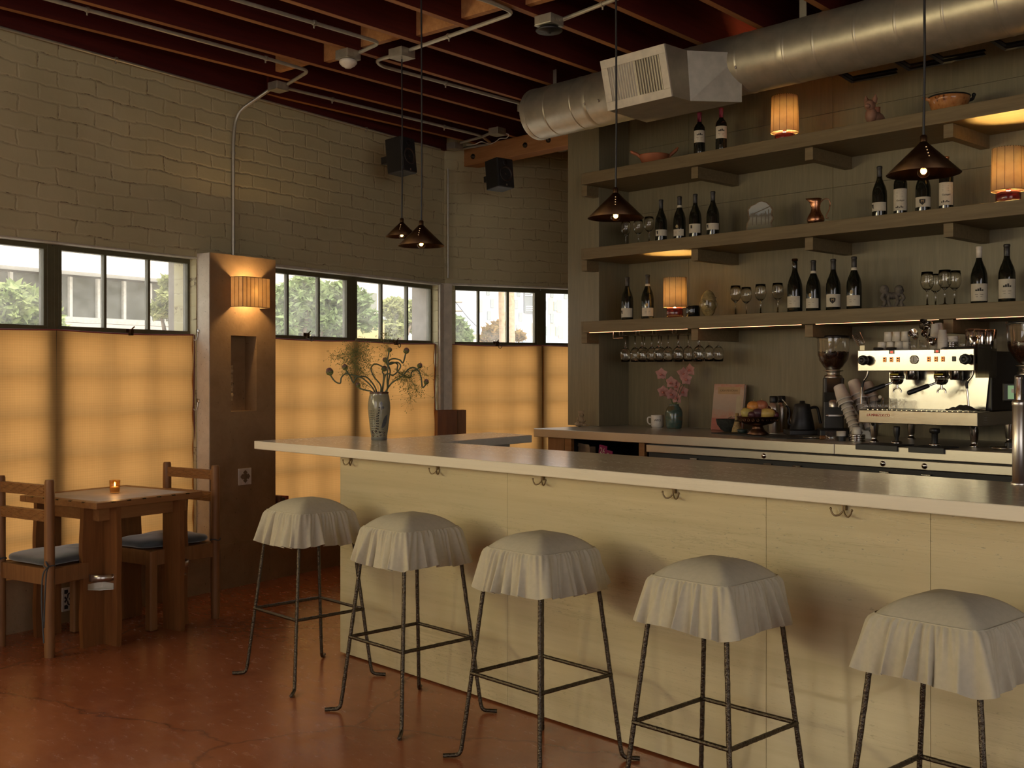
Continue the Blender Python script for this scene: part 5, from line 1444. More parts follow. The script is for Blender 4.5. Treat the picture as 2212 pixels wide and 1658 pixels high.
for kind, x, y, z, r, col, lab in fruit_spec:
    x, y = x*cos(YAW) - y*sin(YAW), x*sin(YAW) + y*cos(YAW)
    f = thing(kind, lab, 'fruit', fb + Vector((x, y, z)), YAW, 'fruit in the copper bowl')
    mt_ = plain('fruit_' + lab.split()[0] + kind, col, .4, var=.25, sc=22)
    if kind == 'pear': M().lathe([(.001, -.034), (.02, -.032), (.034, -.012), (.03, .008), (.018, .028), (.012, .044), (.001, .048)], 20).build('flesh', mt_, f, rot=(.3, 1.3, 0))
    elif kind == 'mango': M().ball((0, 0, 0), r, 20, 14, (1.35, .95, .85)).build('flesh', mt_, f)
    else: M().ball((0, 0, 0), r, 20, 14, (1, 1, .93), lambda d: 1 - .10*max(0, d.z - .8)*4).build('flesh', mt_, f)
    M().tube([(0, 0, r*.88), (.002, 0, r*1.08)], .0018, 6).build('stalk', straw, f, rot=(0, 1.3, 0) if kind == 'pear' else None)
# ---- shakers
def shaker(px, y, lab):
    t = thing('cocktail_bottle', lab, 'bottle', at(px, y), 0, 'steel bottles with black caps')
    M().lathe([(.036, 0), (.039, .004), (.039, .155), (.034, .175), (.024, .192), (.022, .197), (.001, .197)], 28).build('steel_body', MT['steel'], t)
    M().lathe([(.025, .197), (.0265, .20), (.0255, .235), (.022, .238), (.001, .238)], 24).build('cap', MT['black'], t)
shaker(1671, 6.18, 'steel bottle with black cap behind the fruit bowl, front one'); shaker(1688, 6.27, 'steel bottle with black cap behind the fruit bowl, rear one')
m = M().tube(smooth_path([at(1690, 6.22, 1.265), at(1702, 6.2, 1.22), at(1707, 6.2, 1.14), at(1718, 6.2, 1.07), at(1728, 6.2, 1.056)], 6), .003, 6)
tag(m.build('hanging_cable', MT['white']), 'thin white cord hanging beside the steel bottles', 'cord')
# ---- kettle
t = thing('gooseneck_kettle', 'matt black pour over kettle on its power base', 'kettle', at(1733, 6.12), YAW)
blk = plain('matt_black', (.018, .018, .017), .45)
M().prism([(-.10, -.085), (.075, -.085), (.085, -.07), (.085, .07), (.075, .085), (-.10, .085)], 0, .03).build('power_base', MT['black'], t, bevel=.004)
M().lathe([(.075, .032), (.077, .036), (.066, .10), (.052, .165), (.048, .19), (.043, .193), (.018, .196), (.015, .212), (.001, .213)], 36).build('kettle_body', blk, t)
M().tube(smooth_path([(.046, 0, .165), (.075, 0, .172), (.095, 0, .165), (.105, 0, .13), (.112, 0, .09), (.116, 0, .07)], 5), [.009]*22 + [.0105]*4, 10).build('handle', blk, t)
M().tube(smooth_path([(-.066, .0, .055), (-.088, .0, .075), (-.080, .0, .12), (-.085, .0, .165), (-.105, .0, .182)], 5), .006, 8).build('spout', blk, t)
# ---- coffee grinder
def grinder(lab, x, y, rz, big=False):
    t = thing('coffee_grinder', lab, 'grinder', (x, y, ZK), rz, 'coffee grinders')
    M().prism([(-.085, -.12), (.085, -.12), (.095, .12), (-.095, .12)], 0, .045).build('foot', MT['black'], t, bevel=.008)
    v = M(); v.prism([(.10, .045), (.11, .25), (.04, .36), (-.075, .36), (-.085, .27), (-.055, .21), (-.045, .045)], -.06, .06, 'x')
    v.build('grinder_body', plain('charcoal_body', (.045, .043, .04), .4), t, bevel=.008)
    m = M(); m.T = Matrix.Translation((0, -.0795, .312)) @ Matrix.Rotation(radians(-6), 4, 'X')
    m.box(-.042, .042, -.005, .002, -.042, .042).build('touch_screen', plain('black_screen', (.006, .006, .007), .12), t)
    M().lathe([(.030, .180), (.032, .215), (.020, .225)], 20, (0, -.085, 0)).box(-.035, .035, -.125, -.05, .125, .135).cyl((-.05, -.10, .13), (.05, -.10, .13), .006, None, 8).build('portafilter_fork', MT['steel'], t)
    M().lathe([(.055, .36), (.055, .372), (.040, .376), (.040, .395), (.060, .40), (.060, .405), (.001, .405)], 28).build('collar', MT['steel'], t)
    hp = [(.040, .405), (.058, .425), (.086, .468), (.094, .50), (.097, .60)]
    M().lathe(hp, 36, cap=False).lathe([(r - .002, z) for r, z in hp][::-1], 36, cap=False).build('hopper', MT['glass'], t)
    M().lathe([(.099, .60), (.101, .606), (.098, .615), (.06, .618), (.001, .618)], 36).build('hopper_lid', plain('smoked_lid', (.02, .02, .02), .2), t)
    bn = N('coffee_beans'); vo = bn.n('ShaderNodeTexVoronoi'); vo.inputs['Scale'].default_value = 110; bn.l(bn.coord(), vo.inputs['Vector'])
    bn.set(Base_Color=bn.ramp(vo.outputs['Distance'], [(.1, (.10, .035, .014)), (.6, (.015, .006, .004))]), Roughness=.35); bn.bump(vo.outputs['Distance'], -1.0, .012)
    b = M().lathe([(.036, .409), (.055, .428), (.083, .470), (.0905, .50), (.0908, .508)], 30, cap=False)
    rr = random.Random(2)
    b.ball((0, 0, .503), .0905, 24, 10, (1, 1, .14))
    for i in range(70):
        a = rr.uniform(0, 2*pi); q = .088*sqrt(rr.random())
        b.ball((q*cos(a), q*sin(a), .512 + rr.uniform(0, .006)), .0055, 6, 4, (1.3, .8, .7))
    o = b.build('coffee_beans', bn.m, t); o['kind'] = 'stuff'
    return t
grinder('coffee grinder with a clear bean hopper left of the espresso machine', at(1800, 6.10).x, 6.10, YAW*.72)
g2 = grinder('taller coffee grinder cut by the right edge, hopper full of beans', at(2226, 5.70).x, 5.70, .3); g2.scale = (1.15, 1.0, 1.05)
# ---- cup dispenser: three leaning tubes of paper cups
ch = thing('cup_holder', 'leaning metal holder between the grinder and the espresso machine', 'holder', at(1848, 5.96), YAW)
M().prism([(-.02, 0), (.085, 0), (.085, .02), (-.03, .20), (-.045, .20)], .03, .036, 'y').prism([(-.02, 0), (.085, 0), (.085, .02), (-.03, .20), (-.045, .20)], -.036, -.03, 'y').build('side_plate', MT['galv'], ch, bevel=.001)
pc_ = plain('white_paper_cup', (.70, .64, .55), .55)
def cupstack(lab, p0, p1, n, rt=.042, rb=.030):
    d = Vector(p1) - Vector(p0); L = d.length
    t = thing('paper_cup_stack', lab, 'cups', p0, 0, 'leaning stacks of paper cups')
    t.rotation_mode = 'QUATERNION'; t.rotation_quaternion = Vector((0, 0, 1)).rotation_difference(d)
    h = .098
    for i in range(n):
        big = i >= n - 2
        q = 1.0 if big else .80 - .012*(n - i)
        z = (L - h)*i/(n - 1)
        M().lathe([((rt + .003)*q, z), ((rt + .006)*q, z + .003), ((rt + .004)*q, z + .008), (rt*q, z + .009), ((rb + .003)*q, z + h - .004), (rb*q, z + h), ((rb - .003)*q, z + h - .002), (.001, z + h - .006)], 24, cap=False).build('paper_cup', pc_, t)
cupstack('front leaning stack of white paper cups by the espresso machine', ony(1852, 938, 5.86), ony(1812, 833, 5.90), 9)
cupstack('middle leaning stack of white paper cups by the espresso machine', ony(1880, 925, 5.96), ony(1843, 822, 6.0), 8)
cupstack('rear leaning stack of white paper cups beside the machine', ony(1900, 915, 6.06), ony(1872, 826, 6.08), 6)
# ---- small things in front of it
t = thing('small_tray', 'thin steel saucer on the counter in front of the grinder', 'saucer', at(1757, 5.80))
M().lathe([(.05, 0), (.062, .004), (.068, .008), (.066, .009), (.05, .003), (.001, .002)], 32).build('dish', MT['steelp'], t)
t = thing('bottle_stopper', 'small wooden stopper lying on its side by the saucer', 'stopper', at(1779, 5.72, ZK + .0125), YAW)
M().cyl((-.02, 0, 0), (.02, 0, 0), .012, .010, 14).cyl((.02, 0, 0), (.034, 0, 0), .006, None, 10).build('stopper_body', MT['walnut'], t)
def tumbler(lab, p, r, h, name='glass_tumbler', handle=False, grp='small glasses'):
    t = thing(name, lab, 'glass', p, 0, grp)
    M().lathe([(r*.86, 0), (r*.9, .002), (r, h), (r*.94, h), (r*.85, .006), (.001, .006)], 22, cap=False).build('glass_wall', MT['glass'], t)
    m = M()
    for i in range(4): m.lathe([(r*(.9 + .1*(i+1.5)/6) + .0006, h*(.3 + .14*i)), (r*(.9 + .1*(i+1.5)/6) + .0006, h*(.3 + .14*i) + .0014)], 12, cap=False, a0=-2.2, a1=-1.2)
    m.build('measure_marks', MT['ink'], t)
    if handle: M().tube(smooth_path([(r*.96, 0, h*.8), (r*1.5, 0, h*.75), (r*1.5, 0, h*.35), (r*.93, 0, h*.25)], 4), .003, 6).build('handle', MT['glass'], t)
    return t
tumbler('low glass tumbler standing on the counter edge beside the leaning cups', at(1795, 5.62), .032, .055)
t = thing('measuring_cup', 'white topped measuring cup in front of the leaning paper cups', 'cup', at(1817, 5.68))
M().lathe([(.024, 0), (.025, .028)], 22).build('cup_base', MT['black'], t); M().lathe([(.0245, .0285), (.026, .056), (.0235, .056), (.0225, .032), (.001, .032)], 22).build('cup_rim', MT['white'], t)
t = thing('ring_stack', 'stack of steel dosing rings by the foot of the espresso machine', 'rings', at(1851, 5.72))
for i in range(4): M().lathe([(.034, .010*i), (.0455, .010*i), (.0475, .010*i + .004), (.0455, .010*i + .009), (.034, .010*i + .009)], 32).build('steel_ring', MT['steelp'], t)
t = thing('white_cup', 'white cup with a black rim standing on the steel rings', 'cup', at(1851, 5.72, ZK + .0395))
M().lathe([(.022, 0), (.025, .004), (.026, .042), (.0235, .042), (.022, .006), (.001, .005)], 24).build('cup_body', MT['white'], t); M().torus((0, 0, .042), .025, .0014, 24, 5).build('black_rim', MT['black'], t)
# ---- espresso machine
EX0, EX1 = -3.165, -2.51
YF1 = 5.60
em = thing('espresso_machine', 'two group stainless espresso machine with lit orange buttons', 'espresso machine', (0, 0, 0))
stp = metal('machine_steel', (.50, .47, .42), .20, (1, 18, 18), .02)
zu0, zu1, ztr0, ztr1 = 1.447, 1.563, 1.160, 1.234
M().box(EX0, EX1, YF1, 5.82, zu0, zu1).build('head_panel', stp, em, bevel=.004)
M().box(EX1 + .001, EX1 + .012, YF1 + .01, 5.84, zu0 - .035, zu1 + .02).build('side_guard', glassy('smoked_acrylic', (.35, .33, .28)), em)
M().box(EX0 + .05, EX1 - .02, 5.86, 6.20, ztr1, zu1 - .01).build('boiler_body', MT['black'], em, bevel=.006)
M().add([(EX0 + .055, 5.85, zu0 + .01), (EX1 - .03, 5.85, zu0 + .01), (EX1 - .05, 5.845, ztr1 + .004), (EX0 + .055, 5.845, ztr1 + .004), (EX0 + .055, 5.857, zu0 + .01), (EX1 - .03, 5.857, zu0 + .01), (EX1 - .05, 5.857, ztr1 + .004), (EX0 + .055, 5.857, ztr1 + .004)], [(3,2,1,0),(4,5,6,7),(0,1,5,4),(2,3,7,6),(1,2,6,5),(3,0,4,7)]).build('backsplash', metal('splash_steel', (.42, .42, .40), .22, (14, 1, 3), .03), em)
M().box(EX0 - .01, EX1 + .005, 5.63, 6.20, ztr0, ztr1).build('drip_tray_body', stp, em, bevel=.004)
m = M()
for i in range(22):
    x = EX0 + .03 + (EX1 - EX0 - .06)*i/21
    m.box(x - .004, x + .004, 5.66, 5.84, ztr1, ztr1 + .003)
m.build('drip_grate', MT['steelp'], em)
text('badge_lettering', 'LA MARZOCCO', .020, plain('red_enamel', (.62, .04, .035), .4), em, (ony(1897, HY, 5.629).x, 5.6288, 1.205), sx=.95, ext=.001)
for x, y in ((EX0 + .045, 5.70), (EX1 - .045, 5.70), (EX1 - .04, 6.12), (EX0 + .05, 6.12)):
    M().lathe([(.024, 0), (.026, .004), (.022, .010), (.017, .012), (.016, .03), (.019, .034), (.026, ztr0 - ZK)], 22).build('foot', MT['steelp'], em, loc=(x, y, ZK))
YB = YF1 - .0005
U = lambda px: ony(px, HY, YF1).x
Vz = lambda py, px=1970: ony(px, py, YF1).z
for px in (1926, 2024):
    dsp = M().box(U(px) - .015, U(px) + .015, YB - .003, YB, 1.5405, 1.559).build('display', plain('display_black', (.006, .004, .004), .2), em)
    text('display_digits', '02' if px < 2000 else '03', .015, glow('red_digits', (1, .05, .02), 2.2), dsp, (U(px) + .003, YB - .0036, 1.5495))
for px in (1911, 1925.5, 1940, 2006.5, 2022, 2037):
    btn = M().box(U(px) - .0095, U(px) + .0095, YB - .003, YB, 1.496, 1.523).build('button', MT['black'], em, bevel=.001)
    m = M(); x = U(px)
    for a in ((x - .0085, x - .0065, 1.498, 1.521), (x + .0065, x + .0085, 1.498, 1.521), (x - .0065, x + .0065, 1.498, 1.5), (x - .0065, x + .0065, 1.519, 1.521), (x - .0035, x + .0035, 1.506, 1.511)): m.box(a[0], a[1], YB - .0038, YB - .003, a[2], a[3])
    m.build('button_light', glow('orange_led', (1, .22, .03), 2.0), btn)
m = M(); m.T = Matrix.Translation((U(1975), YB, 1.508)) @ Matrix.Rotation(pi/2, 4, 'X')
pg_ = m.lathe([(.024, 0), (.024, .006), (.021, .008), (.0205, .004), (.001, .004)], 30, cap=False).build('pressure_gauge', MT['steelp'], em)
m = M(); m.T = Matrix.Translation((U(1975), YB - .0042, 1.508)) @ Matrix.Rotation(pi/2, 4, 'X')
m.lathe([(.0205, 0), (.0205, .0006), (.001, .0006)], 30, cap=False).build('gauge_face', MT['white'], pg_)
M().box(U(1975) - .0012, U(1975) + .0012, YB - .0062, YB - .005, 1.495, 1.524).build('gauge_needle', MT['ink'], pg_)
M().box(U(2061) - .010, U(2061) + .010, YB - .004, YB, 1.497, 1.523).build('power_switch', MT['black'], em, bevel=.002)
for px in (1872, 2092):
    m = M(); m.T = Matrix.Translation((U(px), YB, 1.507)) @ Matrix.Rotation(pi/2, 4, 'X')
    m.lathe([(.012, 0), (.012, .016), (.025, .02), (.027, .03), (.026, .05), (.022, .056), (.012, .056), (.010, .053), (.001, .053)], 24, fn=lambda a, z: 1 + (.05*cos(8*a) if .02 < z < .052 else 0)).build('steam_knob', MT['black'], em)
for px in (1938, 2034):
    x = ony(px, HY, 5.72).x; y = 5.72
    M().lathe([(.036, 1.405), (.040, 1.408), (.040, 1.424), (.036, 1.428), (.034, 1.4465)], 28, (x, y, 0)).build('group_head', MT['steelp'], em)
    M().lathe([(.0385, 1.424), (.0392, 1.4245), (.0392, 1.433), (.0385, 1.4335)], 28, (x, y, 0), cap=False, a0=pi*1.0, a1=pi*1.7).build('yellow_label', plain('yellow_tape', (.50, .38, .03), .5), em)
    pf2 = M().lathe([(.001, 1.372), (.022, 1.376), (.033, 1.39), (.035, 1.4045)], 28, (x, y, 0)).build('portafilter_basket', MT['steelp'], em)
    hd = Vector((-.66, -.56, -.33)).normalized(); c0 = Vector((x, y, 1.395))
    M().tube([c0 + hd*.03, c0 + hd*.075], .006, 10).build('portafilter_neck', MT['steelp'], pf2)
    M().tube([c0 + hd*.07, c0 + hd*.08, c0 + hd*.11, c0 + hd*.16, c0 + hd*.185, c0 + hd*.19], [.010, .0125, .012, .014, .0125, .006], 14).build('portafilter_handle', MT['black'], pf2)
    m = M().tube([(x, y, 1.372), (x, y, 1.352)], .007, 10)
    for sg in (-1, 1): m.tube(smooth_path([(x, y, 1.355), (x + sg*.012, y, 1.352), (x + sg*.021, y, 1.343), (x + sg*.022, y, 1.330)], 4), .005, 8)
    m.build('twin_spout', MT['steelp'], pf2)
    x2 = ony(px + 32, HY, 5.80).x
    M().lathe([(.030, 1.40), (.034, 1.404), (.034, 1.4465)], 22, (x2, 5.80, 0)).build('group_cap', stp, em)
for pts in ([(1875, 800), (1873, 812), (1864, 826), (1861, 845), (1860, 872)], [(2102, 800), (2100, 812), (2088, 828), (2090, 850), (2092, 876)]):
    P_ = [ony(px, py, 5.66) for px, py in pts]
    wnd = M().tube(smooth_path(P_, 5), .0055, 8).build('steam_wand', MT['steelp'], em)
    M().tube(smooth_path([P_[1].lerp(P_[2], .7), P_[2], P_[2].lerp(P_[3], .5)], 4), .0075, 8).build('wand_grip', MT['rubber'], wnd)
M().lathe([(.0, 0), (.011, .001), (.011, .003), (.001, .003)], 20).build('round_sticker', MT['white'], em, loc=(ony(1901, HY, 5.845).x, 5.846, 1.30), rot=(pi/2, 0, 0))
# rating plate text block on the tray side
m = M()
for i in range(5): m.box(EX1 + .0051, EX1 + .0056, 5.70, 5.70 + .05 - .01*(i % 2), 1.18 + .008*i, 1.183 + .008*i)
m.build('rating_print', plain('print_grey', (.25, .22, .17), .6), em)
# ---- glasses on the drip tray
for px, y, lab in ((1871, 5.67, 'shot glass on the drip tray, leftmost'), (1884, 5.72, 'shot glass on the drip tray behind the leftmost'), (1901, 5.69, 'shot glass in the middle of the drip tray row'), (1914, 5.75, 'shot glass at the back of the drip tray row')):
    tumbler(lab, at(px, y, ztr1 + .0032), .021, .062, 'shot_glass', False, 'shot glasses on the drip tray')
tumbler('handled shot glass at the right end of the drip tray glasses', at(1930, 5.73, ztr1 + .0032), .019, .058, 'shot_glass', True, 'shot glasses on the drip tray')
def rag(lab, c, sx, sy, h, seed, mat):
    rr = random.Random(seed); p = [rr.uniform(0, 6) for _ in range(6)]
    def fn(u, v):
        x, y = (u - .5)*sx, (v - .5)*sy
        z = h*(.5 + .5*sin(5*u + p[0])*cos(4*v + p[1]))*(1 - (2*u - 1)**4)*(1 - (2*v - 1)**4) + .25*h*abs(sin(11*u + p[2]))
        return (x + .01*sin(6*v + p[3]), y + .01*sin(7*u + p[4]), .001 + z)
    o = M().grid(fn, 26, 18).build('cleaning_cloth', mat, loc=c, rz=.15, solid=.003)
    tag(o, lab, 'cloth', 'dark cleaning cloths')
rag('dark crumpled cloth on the right side of the drip tray', at(2076, 5.72, ztr1 + .005), .15, .10, .024, 4, plain('dark_rag', (.045, .035, .026), .9))
# ---- tampers and mats on the counter front
for (pa, pb_, ya, lab) in ((1849, 1939, 5.52, 'left rubber tamping mat hooked over the counter edge'), (1963, 2040, 5.50, 'right rubber tamping mat hooked over the counter edge')):
    xa_, xb_ = ony(pa, HY, 5.425).x, ony(pb_, HY, 5.425).x
    t = thing('tamping_mat', lab, 'mat', (0, 0, ZK), 0, 'tamping mats')
    M().box(xa_, xb_, 5.424, ya + .09, .0, .006).build('mat_top', MT['rubber'], t, bevel=.002)
    M().box(xa_, xb_, 5.418, 5.4285, -.024, .005).build('front_lip', plain('mat_lip', (.032, .034, .034), .5), t, bevel=.002)
for px, y, hh, lab in ((1937, 5.60, .0, 'black handled tamper on the left tamping mat'), (2019, 5.58, 1, 'black handled tamper on the right tamping mat')):
    t = thing('tamper', lab, 'tamper', at(px, y, ZK + .0062), 0, 'tampers')
    M().lathe([(.029, 0), (.030, .002), (.029, .010), (.012, .014)], 26).build('steel_base', MT['steelp'], t)
    M().lathe([(.010, .013), (.010, .03), (.016, .05), (.018, .085), (.016, .092), (.001, .094)] if not hh else [(.016, .013), (.016, .06), (.018, .064), (.026, .068), (.027, .084), (.024, .09), (.001, .092)], 24).build('tamper_handle', MT['black'], t)
t = thing('steel_saucer', 'shallow steel dish on the counter at the right by the tap column', 'saucer', at(2176, 5.58))
M().lathe([(.06, 0), (.075, .008), (.085, .014), (.083, .016), (.06, .006), (.001, .004)], 32).build('dish', MT['steelp'], t)
# ---- scale with a lit green screen
t = thing('touch_terminal', 'dark terminal with a lit green screen at the right edge', 'screen', at(2206, 5.80, ZK), .25)
M().box(-.09, .09, -.01, .012, .235, .34).build('screen_case', MT['black'], t, bevel=.012)
M().box(-.062, .062, -.0125, -.0095, .252, .322).build('display', glow('green_screen', (.16, .26, .12), .8), t)
M().box(-.012, .012, -.0132, -.0124, .262, .272).box(-.045, -.02, -.0132, -.0124, .285, .305).build('screen_icons', MT['white'], t)
M().box(-.02, .02, .012, .03, .03, .26).box(-.07, .07, -.05, .09, 0, .03).build('stand', MT['black'], t, bevel=.004)
# ---- on top of the machine
ZT = zu1 + .0005
TY = lambda px, y, z=ZT: at(px, y, z)
def bowl_cup(lab, p, name, cat, mat, r0, r1, h, grp, rot=None, flip=False):
    t = thing(name, lab, cat, p, 0, grp, rot=rot)
    pr = [(r0, 0), (r0 + .001, .002), (r1, h), (r1 - .002, h), (r0 - .001, .005), (.001, .004)]
    if flip: pr = [(r, h - z) for r, z in pr]
    M().lathe(pr, 22, cap=False).build('cup_wall', mat, t)
    M().torus((0, 0, 0 if flip else h), r1 - .0008, .0014, 22, 5).build('lip', mat, t)
    return t
lowrow = [(1905, 5.70), (1924, 5.71), (1942, 5.70), (1958, 5.72)]
for i, (px, y) in enumerate(lowrow): bowl_cup('white espresso cup upside down on the machine, lower row, %s' % ('leftmost', 'second', 'third', 'fourth')[i], TY(px, y), 'espresso_cup', 'cup', MT['white'], .021, .0245, .046, 'white cups stacked on the machine', None, True)
for i, (px, y) in enumerate(((1919, 5.70), (1937, 5.70), (1956, 5.70))): bowl_cup('white espresso cup in the upper row on the machine, %s' % ('left', 'middle', 'right')[i], TY(px, y, ZT + .0475), 'espresso_cup', 'cup', MT['white'], .020, .0245, .052, 'white cups stacked on the machine', None, True)
for px, lab in ((1897, 'flat black jar lid on the machine, left one'), (1926, 'flat black jar lid on the machine, right one')):
    t = thing('jar_lid', lab, 'lid', TY(px, 5.635), 0, 'jar lids'); M().lathe([(.024, 0), (.026, .002), (.026, .012), (.024, .014)], 24).build('lid_disc', MT['dark'], t); M().torus((0, 0, .012), .0262, .0016, 24, 5).build('steel_edge', MT['steelp'], t)
t = tumbler('glass tumbler tipped over at the left end of the machine top', TY(1862, 5.70, ZT + .025), .025, .075, 'glass_tumbler', False, 'small glasses'); t.rotation_euler = (0, radians(-28), .2); t.location.z += .006
M().box(EX0 + .012, EX0 + .04, YF1 + .004, YF1 + .010, zu1, zu1 + .026).build('corner_bracket', MT['galv'], em)
tumbler('graduated shot glass on the machine top right of the cups', TY(1972, 5.64), .0235, .058, 'shot_glass', False, 'shot glasses on the machine'); tumbler('graduated shot glass on the machine top near the steel cups', TY(1996, 5.64), .026, .05, 'shot_glass', False, 'shot glasses on the machine')
for px, y, z, rx, ry, lab in ((1978, 5.72, .07, .9, -.5, 'steel creamer tipped on the pile, lower left'), (1996, 5.71, .078, -.6, .5, 'steel creamer tipped on the pile, middle'), (2003, 5.76, .055, .2, 1.0, 'steel creamer behind the pile'), (1992, 5.75, .118, .5, .4, 'dark rimmed creamer on top of the pile'), (2010, 5.70, .022, .0, .2, 'steel creamer at the foot of the paper cups'), (2011, 5.74, .104, -.4, -.5, 'small steel creamer at the top right of the pile')):
    bowl_cup(lab, TY(px, y, ZT + z), 'steel_creamer', 'creamer', MT['steelp'] if 'dark' not in lab else MT['iron'], .017, .026, .042, 'steel creamers piled on the machine', (rx, ry, .4))
for px, y, lab, n in ((2020, 5.74, 'tall stack of paper cups on the machine, left', 10), (2036, 5.66, 'front stack of paper cups on the machine', 6), (2027, 5.81, 'tallest rear stack of paper cups on the machine', 11)):
    t = thing('paper_cup_stack', lab, 'cups', TY(px, y), 0, 'upright paper cup stacks')
    for i in range(n):
        z = .009*i
        M().lathe([(.026, z), (.0265, z + .002), (.025, z + .004), (.019, z + .056), (.017, z + .056), (.001, z + .054)], 22, cap=False).build('paper_cup', pc_, t)
t = thing('bowl_stack', 'stack of steel and paper bowls on the machine top', 'bowls', TY(2056, 5.70))
for i in range(6): M().lathe([(.02, .010*i), (.030, .010*i + .006), (.032, .010*i + .018), (.030, .010*i + .018), (.019, .010*i + .004), (.001, .010*i + .003)], 24, cap=False).build('bowl', MT['steelp'] if i < 3 else pc_, t)
tumbler('glass creamer jug right of the bowl stack on the machine', TY(2080, 5.72), .027, .07, 'glass_jug', True, 'small glasses')
t = thing('jigger', 'steel double cone jigger on the machine top', 'jigger', TY(2105, 5.68))
M().lathe([(.018, 0), (.005, .028), (.022, .062), (.020, .062), (.003, .03)], 24).build('double_cone', MT['steelp'], t)
for px, y, r, h, lab in ((2118, 5.76, .034, .10, 'steel jar with dark rim on the machine top'), (2136, 5.80, .04, .10, 'wide steel jar near the right end of the machine top'), (2103, 5.80, .04, .105, 'round steel canister behind the jigger')):
    t = thing('steel_canister', lab, 'canister', TY(px, y), 0, 'steel canisters on the machine'); M().lathe([(r, 0), (r + .001, .002), (r + .001, h - .004), (r - .001, h), (r*.6, h + .002), (.001, h + .002)], 28).build('canister_wall', MT['steelp'], t); M().torus((0, 0, h*.9), r + .001, .0015, 28, 5).build('rim_bead', MT['steelp'], t)
rag('black folded cloth hanging over the right end of the machine top', TY(2080, 5.635), .19, .05, .010, 8, MT['rubber'])
for px, y, r, h, z0 in ((2165, 6.0, .06, .14, 1.50), (2192, 6.05, .06, .15, 1.50)): pass
# ================================================================ VASE WITH FLOWERS ON THE BAR
vb = onz(819, 950, 1.0603); vb = Vector((vb.x, vb.y, 1.0603))
wv = (vb - _o).dot(_f)
vt = thing('stoneware_vase', 'tall grey glazed stoneware vase with painted leaves on the bar corner', 'vase', vb, YAW)
hv = (950 - 846)*wv/FPX
R_ = 24.3*wv/FPX
gv = N('grey_glaze'); gn = gv.noise(gv.coord(), 24, 4)
gv.set(Base_Color=gv.ramp(gn, [(.3, (.22, .21, .145)), (.7, (.29, .275, .195))]), Roughness=.14)
M().lathe([(R_*.66, 0), (R_*.70, hv*.02), (R_*.70, hv*.06), (R_*.80, hv*.22), (R_*.92, hv*.45), (R_*1.0, hv*.66), (R_*.98, hv*.78), (R_*.90, hv*.90), (R_*.82, hv*.965), (R_*.84, hv*.99), (R_*.80, hv), (R_*.72, hv*.99), (R_*.72, hv*.93), (R_*.6, hv*.8)], 40).build('vase_body', gv.m, vt)
M().lathe([(R_*.825, hv*.962), (R_*.86, hv*.985), (R_*.82, hv*1.004), (R_*.72, hv)], 36, cap=False).build('brown_rim', plain('brown_rim', (.10, .05, .03), .2), vt)
M().lathe([(R_*.675, hv*.004), (R_*.712, hv*.022), (R_*.714, hv*.062)], 36, cap=False).build('foot_band', plain('grey_band', (.15, .15, .13), .4), vt)
def rv(z):
    pr = [(0, .66), (.06, .70), (.22, .80), (.45, .92), (.66, 1.0), (.78, .98), (.90, .90)]
    for (a, b), (c, d) in zip(pr[:-1], pr[1:]):
        if a <= z <= c: return R_*(b + (d - b)*(z - a)/(c - a))
    return R_
inkd = plain('vase_ink', (.03, .03, .032), .3); inkb = plain('vase_brown', (.13, .06, .025), .3); inkg = plain('vase_grey', (.07, .075, .08), .3)
def dot(m, a, z, r):
    q = rv(z); m.ball(((q + .0002)*cos(a), (q + .0002)*sin(a), z*hv), r, 8, 6, (1, 1, 1))
md, mb_, mg = M(), M(), M()
rn = random.Random(4)
for k in range(9): dot(md, -pi/2 + .02 + .012*(k - 4)*(1 if k < 6 else 2), .24 + .055*k, .0042)
for k in range(8): dot(mb_ if k % 2 else md, -pi/2 - .22 + .02*k, .20 + .05*k, .0034)
for s_ in (-.75, -.45, .45):
    for k in range(11):
        for sg in (-1, 1):
            dot(mg, -pi/2 + s_ + sg*.09 + .035*k*(1 if s_ > 0 else -.1), .16 + .045*k*(.75 if s_ > 0 else 1), .0022)
for k in range(46): dot(mb_ if rn.random() < .5 else md, -pi/2 + rn.uniform(-.9, .9), .08 + rn.random()*.11, rn.uniform(.002, .0034))
def blob(m, pts):
    vs = []
    for (a, z) in pts: q = rv(z) + .0007; vs.append((q*cos(a), q*sin(a), z*hv))
    m.add(vs, [tuple(range(len(vs)))])
A0 = -pi/2
for k in range(12):
    t_ = k/12; t2 = (k+1)/12
    c1, c2 = A0 + .35 + .62*t_, A0 + .35 + .62*t2; z1, z2 = .26 + .28*t_, .26 + .28*t2
    w1, w2 = .20*sin(pi*t_), .20*sin(pi*t2)
    blob(mg, [(c1 - w1*.4, z1 + w1*.25), (c1 + w1, z1 - w1*.35), (c2 + w2, z2 - w2*.35), (c2 - w2*.4, z2 + w2*.25)])
for (ca, cz, rx, rz_) in ((A0 + .32, .76, .10, .045), (A0 + .48, .68, .08, .03), (A0 + .34, .68, .05, .05)):
    blob(mg, [(ca + rx*cos(q*pi/5), cz + rz_*sin(q*pi/5)) for q in range(10)])
md.build('black_dots', inkd, vt); mb_.build('brown_dots', inkb, vt); mg.build('leaf_painting', inkg, vt)
Z2 = lambda x, y, dd=0.0: (_o + ray(680 + x/6.907, 720 + y/6.907)*(wv + dd))
stemg = plain('allium_stem', (.085, .105, .055), .5); budm = N('allium_bud')
bz = budm.n('ShaderNodeSeparateXYZ'); budm.l(budm.coord(), bz.inputs[0]); bn_ = budm.noise(budm.coord(), 160, 3, .7)
